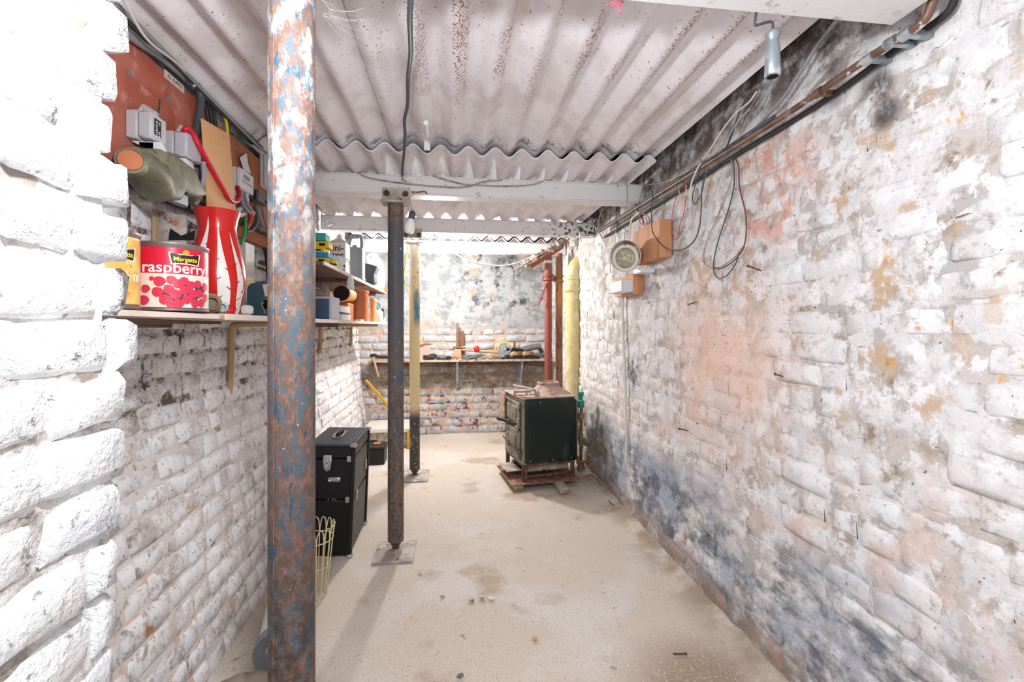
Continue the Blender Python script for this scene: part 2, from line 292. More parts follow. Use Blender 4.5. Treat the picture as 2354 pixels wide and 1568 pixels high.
# ------------------------------------------------------------------ mesh builder
def smooth_path(pts, k=5):
    pts = [Vector(p) for p in pts]
    if len(pts) < 3: return pts
    out = []
    for i in range(len(pts)-1):
        p0 = pts[i-1] if i else pts[0]*2-pts[1]
        p1, p2 = pts[i], pts[i+1]
        p3 = pts[i+2] if i+2 < len(pts) else pts[-1]*2-pts[-2]
        for j in range(k):
            t = j/k
            out.append(.5*((2*p1)+(p2-p0)*t+(2*p0-5*p1+4*p2-p3)*t*t+(3*p1-p0-3*p2+p3)*t**3))
    out.append(pts[-1]); return out
class MB:
    def __init__(s): s.v = []; s.f = []
    def add(s, vs, fs, mat=None):
        n = len(s.v)
        s.v += [tuple(mat @ Vector(v)) if mat else tuple(v) for v in vs]
        s.f += [tuple(i+n for i in f) for f in fs]; return s
    def bm(s, bm, mat=None):
        bm.verts.index_update()
        s.add([v.co.copy() for v in bm.verts], [[v.index for v in f.verts] for f in bm.faces], mat); bm.free(); return s
    def box(s, lo, hi, bev=0, mat=None, seg=1):
        lo, hi = Vector(lo), Vector(hi)
        bm = bmesh.new(); bmesh.ops.create_cube(bm, size=1)
        for v in bm.verts: v.co = Vector([(lo[i]+hi[i])/2+v.co[i]*(hi[i]-lo[i]) for i in range(3)])
        if bev: bmesh.ops.bevel(bm, geom=bm.edges[:], offset=bev, segments=seg, profile=.5, affect='EDGES')
        bmesh.ops.recalc_face_normals(bm, faces=bm.faces[:])
        return s.bm(bm, mat)
    def prism(s, poly, ax, a, b, bev=0):
        """poly: list of 3D points in a plane; extruded along vector ax from a to b"""
        ax = Vector(ax).normalized(); bm = bmesh.new(); n = len(poly)
        lo = [bm.verts.new(Vector(p)+ax*a) for p in poly]; hi = [bm.verts.new(Vector(p)+ax*b) for p in poly]
        bm.faces.new(lo); bm.faces.new(hi)
        for i in range(n): bm.faces.new((lo[i], lo[(i+1) % n], hi[(i+1) % n], hi[i]))
        bmesh.ops.recalc_face_normals(bm, faces=bm.faces[:])
        if bev: bmesh.ops.bevel(bm, geom=bm.edges[:], offset=bev, segments=2, profile=.5, affect='EDGES')
        return s.bm(bm)
    def tube(s, pts, r, n=8, sm=5, cap=True):
        P = smooth_path(pts, sm) if sm else [Vector(p) for p in pts]
        rr = r if callable(r) else (lambda t: r)
        up = None; vs = []; fs = []
        for i, p in enumerate(P):
            t = (P[min(i+1, len(P)-1)]-P[max(i-1, 0)]).normalized()
            if up is None:
                up = t.orthogonal().normalized()
            else:
                up = (up-t*up.dot(t)); up = up.normalized() if up.length > 1e-6 else t.orthogonal().normalized()
            b = t.cross(up); q = rr(i/max(1, len(P)-1))
            for k in range(n):
                a = 2*math.pi*k/n; vs.append(p+(up*math.cos(a)+b*math.sin(a))*q)
        for i in range(len(P)-1):
            for k in range(n):
                fs.append((i*n+k, i*n+(k+1) % n, (i+1)*n+(k+1) % n, (i+1)*n+k))
        if cap: fs.append(tuple(range(n))[::-1]); fs.append(tuple(range((len(P)-1)*n, len(P)*n)))
        return s.add(vs, fs)
    def cyl(s, a, b, r, r2=None, n=16):
        r2 = r if r2 is None else r2
        return s.tube([a, b], lambda t: r+(r2-r)*t, n, 0)
    def lathe(s, prof, loc=(0, 0, 0), n=28, axis=(0, 0, 1), cap=True):
        q = Vector((0, 0, 1)).rotation_difference(Vector(axis)).to_matrix().to_4x4()
        m = Matrix.Translation(loc) @ q; vs = []; fs = []
        for (r, z) in prof:
            for k in range(n):
                a = 2*math.pi*k/n; vs.append((r*math.cos(a), r*math.sin(a), z))
        for i in range(len(prof)-1):
            for k in range(n): fs.append((i*n+k, i*n+(k+1) % n, (i+1)*n+(k+1) % n, (i+1)*n+k))
        if cap:
            fs.append(tuple(range(n))[::-1]); fs.append(tuple(range((len(prof)-1)*n, len(prof)*n)))
        return s.add(vs, fs, m)
    def blob(s, loc, rad, sub=2, amp=.15, fr=3, seed=0):
        bm = bmesh.new(); bmesh.ops.create_icosphere(bm, subdivisions=sub, radius=1)
        for v in bm.verts:
            k = 1+amp*NZ.noise(v.co*fr*.5+Vector((seed*7.1, 0, 0)))*2
            v.co = Vector(loc)+Vector((v.co.x*rad[0]*k, v.co.y*rad[1]*k, v.co.z*rad[2]*k))
        return s.bm(bm)
def mesh_of(name, mb, mat, org=Vector((0, 0, 0)), inv=None, smooth=40):
    me = bpy.data.meshes.new(name)
    vs = [(inv @ Vector(v)) if inv else Vector(v)-org for v in mb.v]
    me.from_pydata(vs, [], mb.f); me.update()
    if smooth:
        me.polygons.foreach_set('use_smooth', [True]*len(me.polygons)); me.set_sharp_from_angle(angle=R(smooth))
    me.materials.append(MATS[mat]); return me
def props(o, label=None, cat=None, group=None, kind=None):
    if label: o['label'] = label
    if cat: o['category'] = cat
    if group: o['group'] = group
    if kind: o['kind'] = kind
    return o
def thing(name, label, cat, loc=(0, 0, 0), rz=0, group=None):
    o = bpy.data.objects.new(name, None); COL.objects.link(o); o.empty_display_size = .05
    o.location = loc; o.rotation_euler = (0, 0, rz); return props(o, label, cat, group)
def rootmat(o):
    while o.parent: o = o.parent
    return Matrix.LocRotScale(o.location, o.rotation_euler, o.scale)
def part(name, mb, mat, parent, world=True, label=None, smooth=40, kind=None):
    inv = rootmat(parent).inverted() if world else None
    o = bpy.data.objects.new(name, mesh_of(name, mb, mat, inv=inv, smooth=smooth)); COL.objects.link(o); o.parent = parent
    return props(o, label, kind=kind)
def solo(name, mb, mat, label, cat, group=None, kind=None, smooth=40):
    xs = [v[0] for v in mb.v]; ys = [v[1] for v in mb.v]; zs = [v[2] for v in mb.v]
    org = Vector(((min(xs)+max(xs))/2, (min(ys)+max(ys))/2, min(zs)))
    o = bpy.data.objects.new(name, mesh_of(name, mb, mat, org, smooth=smooth)); COL.objects.link(o); o.location = org
    return props(o, label, cat, group, kind)
def text_mb(s, size, at=None, ext=.0004, bold=0.0, align='CENTER'):
    cu = bpy.data.curves.new('lettering', 'FONT'); cu.body = s; cu.size = size; cu.extrude = ext; cu.align_x = align; cu.align_y = 'CENTER'; cu.offset = bold; cu.resolution_u = 3
    t = bpy.data.objects.new('lettering', cu); COL.objects.link(t)
    dg = bpy.context.evaluated_depsgraph_get(); me = bpy.data.meshes.new_from_object(t.evaluated_get(dg))
    mb = MB(); mb.v = [tuple(v.co) for v in me.vertices]; mb.f = [tuple(p.vertices) for p in me.polygons]
    bpy.data.objects.remove(t); bpy.data.curves.remove(cu); bpy.data.meshes.remove(me)
    if at: mb.v = [tuple(at @ Vector(v)) for v in mb.v]
    return mb
def wrap(mb, cx, cy, z0, r, ang, dirn=1):
    """bend flat lettering (x along, y up) round an upright cylinder"""
    mb.v = [(cx+(r+v[2])*math.cos(ang+v[0]/r), cy+(r+v[2])*math.sin(ang+v[0]/r), z0+v[1]) for v in mb.v]; return mb
def frame(o, u, v, n):
    m = Matrix.Identity(4)
    for i, a in enumerate((u, v, n)):
        a = Vector(a).normalized()
        for k in range(3): m[k][i] = a[k]
    for k in range(3): m[k][3] = o[k]
    return m

# ------------------------------------------------------------------ the setting
def nz(a, b, c=0.0, s=1.0): return NZ.noise(Vector((a*s, b*s, c)))
def grid(mb, fn, u0, u1, nu, w0, w1, nw, flip=False):
    vs = [fn(u0+(u1-u0)*i/nu, w0+(w1-w0)*j/nw) for i in range(nu+1) for j in range(nw+1)]
    fs = []
    for i in range(nu):
        for j in range(nw):
            a = i*(nw+1)+j; q = (a, a+nw+1, a+nw+2, a+1); fs.append(q[::-1] if flip else q)
    return mb.add(vs, fs)
def struct(name, mb, mat, smooth=50):
    o = bpy.data.objects.new(name, mesh_of(name, mb, mat, smooth=smooth)); COL.objects.link(o)
    return props(o, kind='structure')
# a brick: pillowed, chipped front at z = 0, sides running back
def brick_mesh(name, L, H, seed, mat, rough=1.0, back=.055, edz=.010):
    rnd = random.Random(seed); nx, ny = 5, 4; v = []; f = []
    for i in range(nx):
        for j in range(ny):
            a, b = i/(nx-1), j/(ny-1)
            edge = i in (0, nx-1) or j in (0, ny-1); corner = i in (0, nx-1) and j in (0, ny-1)
            if i == 1: a = .06
            if i == nx-2: a = .94
            if j == 1: b = .15
            if j == ny-2: b = .85
            x, y = (a-.5)*L, (b-.5)*H
            k = (.004 if edge else .003)*rough
            x += rnd.uniform(-k, k); y += rnd.uniform(-k, k)
            if corner: x *= .975; y *= .90
            z = (-edz if edge else 0)-(.006 if corner else 0)+rnd.uniform(-.003, .003)*rough
            v.append((x, y, z))
    for i in range(nx-1):
        for j in range(ny-1):
            q = i*ny+j; f.append((q, q+ny, q+ny+1, q+1))
    ring = [i*ny for i in range(nx)]+[(nx-1)*ny+j for j in range(1, ny)]+[i*ny+ny-1 for i in range(nx-2, -1, -1)]+[j for j in range(ny-2, 0, -1)]
    n0 = len(v)
    for q in ring: v.append((v[q][0]*1.0, v[q][1]*1.0, -back))
    m = len(ring)
    for k in range(m): f.append((ring[k], n0+k, n0+(k+1) % m, ring[(k+1) % m]))
    me = bpy.data.meshes.new(name); me.from_pydata(v, [], f); me.update()
    me.polygons.foreach_set('use_smooth', [True]*len(me.polygons)); me.materials.append(MATS[mat]); return me
BRICKS = {}
def bricks(parent, mat, surf, u0, u1, w0, w1, course, Ls, udir, proud, tilt=.02, jit=.006, gap=.012, limit=300, seed=1, skip=None, rough=1.0, ragged=0, edge=.010):
    rnd = random.Random(seed)
    key = (mat, course)
    if key not in BRICKS:
        H = course-gap
        BRICKS[key] = {L: [brick_mesh('brick_mesh', L, H, seed*50+i+int(L*1000), mat, rough, .055, edge) for i in range(7)] for L in Ls}
    V = BRICKS[key]; todo = []; row = 0; w = w0
    while w < w1-course*.3:
        u = u0-rnd.uniform(0, Ls[0]); k = row
        while u < u1-.02:
            L = Ls[0] if (row % 2 == 0) != (rnd.random() < .25) else Ls[1]
            if rnd.random() < .12: L = Ls[2]
            cu = u+L/2; cw = w+course/2+rnd.uniform(-.003, .003); sc = 1.0
            u += L+gap
            if u > u1:
                end = u1+rnd.uniform(-ragged, ragged); st = cu-L/2; L2 = max(.05, end-st); cu = st+L2/2; sc = L2/L
            if cu+L*sc/2 < u0+.01 or (skip and skip(cu, cw)): continue
            p = surf(cu, cw); pu = surf(cu+.05, cw)-surf(cu-.05, cw); pw = surf(cu, cw+.05)-surf(cu, cw-.05)
            n = pu.cross(pw).normalized()
            m = frame(p+n*(proud+rnd.uniform(-jit, jit)), pu, n.cross(pu), n)
            m = m @ Matrix.Rotation(rnd.gauss(0, tilt*.5), 4, 'Z') @ Matrix.Rotation(rnd.gauss(0, tilt), 4, 'X') @ Matrix.Rotation(rnd.gauss(0, tilt*.7), 4, 'Y')
            m = m @ Matrix.Diagonal((sc*rnd.uniform(.97, 1.01), rnd.uniform(.94, 1.03), 1, 1))
            todo.append(((p-cam.location).length, m, rnd.choice(V[L])))
        w += course; row += 1
    todo.sort(key=lambda t: t[0])
    for d, m, me in todo[:limit]:
        o = bpy.data.objects.new('brick', me); COL.objects.link(o); o.parent = parent; o.matrix_local = m
    if len(todo) > limit:
        mb = MB()
        for d, m, me in todo[limit:]:
            mb.add([v.co for v in me.vertices], [tuple(p.vertices) for p in me.polygons], m)
        o = bpy.data.objects.new('distant_brickwork', mesh_of('distant_brickwork', mb, mat)); COL.objects.link(o); o.parent = parent; o['kind'] = 'stuff'

# floor
def floor_fn(x, y):
    z = .004*nz(x, y, 0, 2.2)+.0025*nz(x, y, 3, 9)
    if x > 1.0: z += .05*max(0, (x-1.03)/.2)**1.5*(.6+.8*abs(nz(x, y, 5, 6)))
    if x < -.8: z += .02*max(0, (-.8-x)/.2)
    return Vector((x, y, z))
struct('floor', grid(MB(), floor_fn, -1.25, 1.35, 104, -1.0, 5.75, 270), 'floor_concrete')
# left wall: leans outwards from a thicker foot
def xl(y, z): return -(1.02+.02*y)+(.18-.012*y)*max(0, 1-z/1.1)
def left_fn(u, w): return Vector((xl(u, w), u, w))
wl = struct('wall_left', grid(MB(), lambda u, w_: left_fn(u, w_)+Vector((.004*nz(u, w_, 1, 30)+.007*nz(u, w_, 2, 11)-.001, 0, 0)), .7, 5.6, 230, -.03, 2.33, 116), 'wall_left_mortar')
bricks(wl, 'wall_left_paint', left_fn, 1.0, 5.55, -.01, 2.30, .086, (.225, .11, .165), 1, .006, jit=.005, gap=.009, seed=3, rough=1.4, skip=lambda u, w_: w_ > 1.7 and u > 2.6 and False)
# brick pier beside the camera, its ragged end towards the cellar
wp = struct('wall_left_pier', grid(MB(), lambda u, w_: Vector((-.592+.008*nz(u, w_, 2, 14)+.006*nz(u, w_, 3, 36), u, w_)), -.45, .85, 90, -.02, 2.31, 160).box((-1.12, -.45, -.02), (-.60, .845, 2.31)), 'pier_mortar')
bricks(wp, 'pier_paint', lambda u, w_: Vector((-.58+.006*nz(u, w_, 9, 5), u, w_)), -.3, .885, .01, 2.28, .093, (.225, .11, .18), 1, 0, jit=.004, gap=.011, seed=9, rough=2.0, ragged=.018, tilt=.010)
# right wall: bricks half drowned in old plaster and paint
def xr(y, z): return 1.205+.012*nz(y, z, 4, 1.3)-.02*max(0, 1-z/.25)
def right_fn(u, w): return Vector((xr(-u, w), -u, w))
def right_skin(u, w_):
    y = -u
    d = .008*NZ.noise(Vector((y*3.1, w_*4.2, 7)))+.006*NZ.noise(Vector((y*9, w_*12, 3)))+.0035*NZ.noise(Vector((y*26, w_*30, 8)))-.001
    return right_fn(u, w_)-Vector((d, 0, 0))
wr = struct('wall_right', grid(MB(), right_skin, -5.6, .5, 380, -.03, 2.33, 150), 'wall_right_paint')
bricks(wr, 'wall_right_brick', right_fn, -5.55, .4, .02, 2.28, .089, (.22, .108, .17), -1, .0022, jit=.004, gap=.013, seed=5, rough=1.8, tilt=.012, edge=.006)
# back wall
def back_fn(u, w): return Vector((u, 5.56, w))
wb = struct('wall_back', grid(MB(), lambda u, w_: back_fn(u, w_)-Vector((0, .004*nz(u, w_, 1, 25)+.010*max(0, nz(u, w_, 6, 3))*(1 if w_ > 1.25 else .2)+.016*min(1, max(0, (w_-1.2)/.15)), 0)), -1.25, 1.35, 130, -.03, 2.33, 116), 'wall_back_mortar')
bricks(wb, 'wall_back_paint', back_fn, -1.2, 1.3, 0, 2.3, .0915, (.235, .115, .17), 1, .009, jit=.006, gap=.016, seed=7, rough=1.6)
# ceiling: roof slab, corrugated sheets and steel beams
ce = struct('ceiling', MB().box((-1.3, -.9, 2.34), (1.4, 5.75, 2.42)), 'roof_dark')
PITCH, XC = .141, -.07
def sheet(x0, x1, y0, y1, z, amp=.0235, th=.006, sag=0):
    mb = MB(); n = int((x1-x0)/PITCH*12)
    def fn(o): return lambda u, w_: Vector((u, w_, z+amp*math.cos(2*math.pi*(u-XC)/PITCH)+o+.003*nz(u, w_, 2, 3)+sag*(w_-y0)/(y1-y0)))
    grid(mb, fn(0), x0, x1, n, y0, y1, 8, True); grid(mb, fn(th), x0, x1, n, y0, y1, 8)
    m = (n+1)*9
    for j in (0, 8):
        for i in range(n): a = i*9+j; b = a+9; mb.f.append((a, b, b+m, a+m))
    for i in (0, n):
        for j in range(8): a = i*9+j; mb.f.append((a, a+1, a+1+m, a+m))
    part('corrugated_sheet', mb, 'sheet_cement', ce)
sheet(-1.0, -.325, -.6, 2.47, 2.232); sheet(-.40, 1.10, -.6, 2.47, 2.242)
sheet(-1.02, -.30, 2.38, 3.92, 2.210); sheet(-.36, .42, 2.37, 3.92, 2.205); sheet(.36, 1.10, 2.38, 3.92, 2.211)
sheet(-1.05, .2, 3.82, 4.92, 2.232); sheet(.15, 1.10, 3.82, 4.92, 2.238)
sheet(-1.05, 1.10, 4.80, 5.60, 2.21)
def beam(y0, y1, z0=2.07, z1=2.187, x0=-1.06, x1=1.19):
    b = MB().box((x0, y0, z0+.008), (x1, y0+.012, z1-.008), .003)
    b.box((x0, y0-.004, z0), (x1, y1, z0+.010), .003).box((x0, y0-.004, z1-.010), (x1, y1, z1), .003)
    b.box((x0, y1-.012, z0+.008), (x1, y1, z1-.008))
    part('beam', b, 'beam_paint', ce)
beam(.90, 1.035, x1=1.112); beam(2.725, 2.82, x1=1.17); beam(3.785, 3.88); beam(4.79, 4.88)

# ------------------------------------------------------------------ steel props
def prop_post(label, tubemat, x, y, r, zt, plate, bracket, boltz):
    t = thing('steel_post', label, 'post', (x, y, 0), 0, 'tubular steel posts under the beams')
    part('tube', MB().lathe([(r*.9, .058), (r, .064), (r, zt)], (x, y, 0), 40).tube([(x-r*.45, y-r*.9, .07), (x-r*.45, y-r*.9, zt-.02)], .0016, 4, 0), tubemat, t)
    part('foot_screw', MB().lathe([(.020, .012), (.020, .035), (.028, .036), (.028, .056), (.016, .057), (.016, .064)], (x, y, 0), 6), 'rust_dark', t)
    a, b, c, d = plate
    part('base_plate', MB().box((a, b, .002), (c, d, .014), .001), 'rust_plate', t)
    hx = bracket/2
    part('head_plate', MB().box((x-hx, y-.055, zt), (x+hx, y+.06, zt+.014), .002), 'rust_plate', t)
    yb = boltz[1]
    part('head_bracket', MB().box((x-hx, yb-.010, zt+.008), (x+hx, yb, zt+boltz[2]), .0015), 'rust_plate', t)
    for k in (-1, 1):
        part('bolt', MB().cyl((x+k*hx*.68, yb-.012, boltz[0]), (x+k*hx*.68, yb-.010, boltz[0]), .018, n=16).cyl((x+k*hx*.68, yb-.026, boltz[0]), (x+k*hx*.68, yb-.012, boltz[0]), .012, n=6).cyl((x+k*hx*.68, yb-.034, boltz[0]), (x+k*hx*.68, yb-.026, boltz[0]), .007, n=8), 'rust_dark', t)
prop_post('thick rust and flaking blue steel post nearest the camera', 'rust_blue', -.337, 1.0, .0452, 2.03, (-.46, .88, -.23, 1.11), .17, (2.085, .898, .10))
prop_post('dark grey steel post beside the black flight case, bolted to white beam', 'post_grey', -.338, 2.70, .0452, 2.006, (-.449, 2.545, -.227, 2.79), .158, (2.072, 2.72, .10))
prop_post('cream yellow painted steel post farthest back, with blue paint drip', 'post_yellow', -.343, 4.02, .0442, 2.012, (-.45, 3.85, -.225, 4.15), .155, (2.045, 3.78, .085))

# ------------------------------------------------------------------ cast iron boiler stove
UX, UY, UZ = Vector((1, 0, 0)), Vector((0, 1, 0)), Vector((0, 0, 1))
st = thing('boiler_stove', 'dark green cast iron boiler stove on rusty frame by right wall', 'stove', (.54, 3.57, .062), R(10.4))
W_, D_, Z0, Z1 = .45, .48, .135, .655
def sp(name, mb, mat, par=None, label=None, smooth=40): return part(name, mb, mat, par or st, False, label, smooth)
for (lx, ly) in ((0, 0), (W_-.035, 0), (0, D_-.035), (W_-.035, D_-.035)):
    sx = -1 if lx > .1 else 1; sy = -1 if ly > .1 else 1
    x0 = lx if sx > 0 else lx+.03; y0 = ly if sy > 0 else ly+.03
    b = MB().box((min(x0, x0+sx*.035), min(y0, y0+sy*.006), 0), (max(x0, x0+sx*.035), max(y0, y0+sy*.006), Z0)).box((min(x0, x0+sx*.006), min(y0, y0+sy*.035), 0), (max(x0, x0+sx*.006), max(y0, y0+sy*.035), Z0))
    sp('leg', b, 'rust_dark')
sp('frame_rail', MB().box((.0, -.004, .118), (W_, .006, .14), .002).box((.0, -.002, .03), (W_, .005, .05), .002).box((W_-.006, 0, .118), (W_, D_, .14)).box((0, 0, .118), (.006, D_, .14)).box((0, D_-.006, .118), (W_, D_, .14)), 'rust_dark')
sp('ash_pan', MB().box((.03, .06, .055), (W_-.03, D_-.06, .06)).box((.03, .06, .055), (W_-.03, .066, .115)).box((-.10, .12, .052), (.05, D_-.12, .060), .002), 'rust_plate')
sp('firebox', MB().box((.03, .012, Z0), (W_-.004, D_-.01, Z1), .006), 'stove_grey')
sp('side_panel', MB().box((.012, -.010, Z0+.012), (W_-.004, .012, Z1), .007, seg=3).box((.04, -.0115, Z0+.04), (W_-.05, -.008, Z1-.05), .001), 'stove_green', label='dark green enamelled side panel')
sp('back_panel', MB().box((W_-.012, 0, Z0), (W_+.022, D_, Z1-.02), .008), 'stove_green')
fr = sp('door_frame', MB().box((-.008, -.004, Z0), (.03, .025, Z1), .004).box((-.008, D_-.03, Z0), (.03, D_-.004, Z1), .004).box((-.004, .02, .40), (.03, D_-.02, .425)).box((-.004, .02, Z1-.03), (.03, D_-.02, Z1)).box((-.004, .02, Z0), (.03, D_-.02, Z0+.025)), 'stove_grey')
du = sp('fire_door', MB().box((-.022, .05, .43), (0, D_-.05, Z1-.035), .006).box((-.034, .10, .46), (-.02, D_-.10, Z1-.07), .006), 'stove_grey')
for hz in (.45, .56): sp('door_hinge', MB().cyl((-.028, .045, hz), (-.028, .045, hz+.05), .011, n=10).box((-.03, .045, hz+.01), (-.018, .12, hz+.03), .002), 'stove_beige', du)
sp('door_handle', MB().tube([(-.02, .10, .44), (-.05, .12, .445), (-.075, .20, .452)], .008, 8).cyl((-.06, .17, .45), (-.125, .30, .458), .014, n=10), 'black_metal', du, 'black bakelite door handle')
dl = sp('ash_door', MB().box((-.020, .05, .165), (0, D_-.05, .392), .006).box((-.03, .12, .21), (-.018, D_-.12, .34), .005), 'stove_grey')
sp('door_latch', MB().cyl((-.034, .06, .40), (-.034, .06, .435), .017, n=8).cyl((-.04, .05, .415), (-.022, .12, .418), .009, n=8), 'stove_beige', dl)
sp('hinge_pin', MB().cyl((-.034, .06, .20), (-.034, .06, .225), .013, n=8), 'stove_beige', dl)
sp('draught_bar', MB().tube([(-.018, -.012, .215), (-.045, .17, .255), (-.065, .34, .292)], .0065, 8).cyl((-.022, .0, .20), (-.022, .03, .245), .014, n=8).cyl((-.05, .2, .25), (-.05, .24, .275), .012, n=8), 'rust_dark', dl)
sp('open_flap', MB().box((-.052, D_-.13, .41), (-.04, D_+.06, .66), .003), 'stove_beige', label='pale open flap on the far side')
sp('top_plate', MB().box((-.015, -.006, Z1), (W_+.01, D_+.004, Z1+.012), .003), 'stove_beige', label='dusty beige top plate')
sp('flue_collar', MB().lathe([(.19, .0), (.168, .010), (.135, .030), (.105, .052), (.090, .072), (.088, .078), (.094, .082), (.094, .096), (.086, .098), (.082, .088), (.080, .04)], (.30, .215, Z1+.012), 36, cap=False).lathe([(.08, 0), (.001, .001)], (.30, .215, Z1+.045), 24, cap=False), 'stove_beige')
sp('hopper_bar', MB().box((-.025, .15, Z1+.03), (.13, .175, Z1+.052), .003).box((-.025, .15, Z1+.006), (-.015, .175, Z1+.05)).box((.08, .15, Z1+.006), (.09, .175, Z1+.04)), 'rust_plate')
sp('damper_lever', MB().tube([(.13, .06, Z1+.012), (.12, .05, Z1+.05), (.10, .04, Z1+.075)], .011, 8).cyl((.15, .06, Z1+.01), (.15, .06, Z1+.055), .013, n=8).prism([(.11, .02, Z1+.072), (.11, .06, Z1+.076), (-.04, .13, Z1+.104), (-.06, .085, Z1+.10)], (0, 0, 1), 0, .005), 'rust_plate')
for (x, z) in ((.055, Z0+.03), (.25, Z0+.026), (W_-.035, Z0+.03), (.14, Z1-.03)):
    sp('screw', MB().cyl((x, -.010, z), (x, -.0145, z), .005, n=8), 'chrome')
# its base sheet and packing timbers
tz = .055
q = [atZ(1142, 1070, .06), atZ(1175, 1116, .06), atZ(1335, 1102, .06)]
q4 = q[0]+(q[2]-q[1])
solo('steel_tray', MB().prism([(p.x, p.y, 0) for p in (q[1], q[2], q4, q[0])], (0, 0, 1), .054, .0605), 'rust_tray', 'rusty flat sheet under the green boiler stove', 'sheet')
def timber(label, c, sx, sy, rz, tag_):
    m = Matrix.Translation((c[0], c[1], 0)) @ Matrix.Rotation(rz, 4, 'Z')
    solo('timber_block', MB().box((-sx/2, -sy/2, .004), (sx/2, sy/2, .053), .003, m), 'wood_grey', label, 'block', 'timbers packing up the stove')
a = atZ(1297, 1140, 0.0); timber('square timber sticking out under the front right corner of stove sheet', (a.x, a.y+.17), .068, .30, R(3), 0)
a = atZ(1187, 1130, 0.0); timber('short timber under the front left corner of the stove sheet', (a.x+.01, a.y+.12), .075, .22, R(8), 0)

# ------------------------------------------------------------------ pipes in the back right corner
def vpipe(name, label, mat, x, y, r, z0, z1, collars, cat='pipe', grp=None, extra=None):
    t = thing(name, label, cat, (x, y, z0), 0, grp)
    o = part('pipe_shaft', MB().lathe([(r, z0), (r, z1)], (x, y, 0), 20), mat, t, smooth=60)
    for (zc, k) in collars:
        part('collar', MB().lathe([(r*1.1, zc-.035), (r*k, zc-.03), (r*k, zc-.012), (r*1.18, zc-.008), (r*1.18, zc+.008), (r*k, zc+.012), (r*k, zc+.03), (r*1.1, zc+.035)], (x, y, 0), 20), mat, t)
    return t
pr = atY(1260, 700, 4.60); pb = atY(1285, 700, 4.66)
t = vpipe('heating_pipe', 'red painted iron pipe with flanged collar behind the stove', 'pipe_red', pr.x, 4.60, .037, .25, 2.02, [(1.80, 1.55)])
part('pipe_clip', MB().box((pr.x-.06, 4.59, 1.775), (pr.x-.03, 4.63, 1.80)).tube([(pr.x-.02, 4.57, 1.74), (pr.x-.07, 4.55, 1.62), (pr.x-.11, 4.56, 1.52)], .008, 6), 'pipe_red', t)
part('white_band', MB().lathe([(.041, 1.945), (.041, 1.975)], (pr.x, 4.60, 0), 18), 'off_white', t, label='white band near the top')
t = vpipe('heating_pipe', 'brown and ochre iron pipe between red pipe and cream drain pipe', 'pipe_brown', pb.x, 4.66, .038, .25, 2.06, [(1.795, 1.5)])
part('pipe_clip', MB().cyl((pb.x-.07, 4.64, 1.79), (pb.x-.03, 4.64, 1.79), .02, n=10), 'pipe_red', t)
dp = atY(1318, 800, 4.38); dx, dy, dr = dp.x, 4.38, .079
t = dt = thing('drain_pipe', 'thick cream yellow drain pipe with socket and elbow in the corner', 'pipe', (dx, dy, .05))
part('shaft', MB().lathe([(dr, .05), (dr, 1.65)], (dx, dy, 0), 28), 'drain_yellow', t)
part('socket', MB().lathe([(dr, 1.625), (dr*1.14, 1.64), (dr*1.28, 1.65), (dr*1.28, 1.672), (dr*1.16, 1.682), (dr*1.16, 1.745), (dr*1.32, 1.755), (dr*1.32, 1.785), (dr*1.0, 1.795)], (dx, dy, 0), 28), 'drain_yellow', t)
part('elbow', MB().tube([(dx, dy, 1.78), (dx+.004, dy, 1.83), (dx+.035, dy+.0, 1.90), (dx+.085, dy+.0, 1.93), (dx+.16, dy, 1.935)], .074, 20), 'drain_yellow', t)
# lagged pipe that runs across the corner under the last beam
la, lb = atY(1205, 610, 4.55), atY(1318, 550, 4.46)
t = thing('lagged_pipe', 'horizontal pipe in ragged dusty lagging above the red pipe', 'pipe', (la.x, la.y, la.z))
rnd = random.Random(4)
part('lagging', MB().tube([la+(lb-la)*k/9+Vector((0, rnd.uniform(-.012, .012), rnd.uniform(-.014, .014)+.02)) for k in range(10)], lambda q_: .036+.012*math.sin(q_*37)+.006*math.sin(q_*90), 10), 'lagging', t)
l2, l3 = atY(1218, 612, 4.50), atY(1290, 566, 4.50)
part('branch_pipe', MB().tube([l2, l3], .030, 10, 0), 'pipe_red', t)
part('cable_ends', MB().tube([l2+Vector((-.13, 0, -.02)), l2+Vector((-.02, -.04, .04)), l3+Vector((0, -.04, .05))], .006, 5).tube([l2+Vector((-.10, 0, .03)), l2+Vector((0, -.04, .02)), l3+Vector((0, -.04, .02))], .005, 5), 'lagging', t)
part('sealant', MB().blob(atY(1322, 555, 4.40), (.05, .05, .085), 3, .5, 5, 2).blob(atY(1306, 530, 4.42), (.07, .05, .04), 3, .5, 5, 3), 'sealant_white', dt, label='crumbly white sealant')
# mastic wrapped riser from the elbow to the beam
part('sealed_riser', MB().tube([atY(1338, 612, 4.40), atY(1340, 580, 4.40), atY(1347, 552, 4.38)], lambda q_: .046-.006*q_, 14), 'lagging', dt, label='rough grey mastic around the top')
# bracket of bent rod on the third beam
solo('bent_rod', MB().tube([atY(1335, 544, 3.72), atY(1322, 506, 3.72), atY(1352, 490, 3.68), atY(1372, 528, 3.55)], .008, 8, 0), 'galv', 'bent galvanised rod hanging off the third beam end', 'rod')
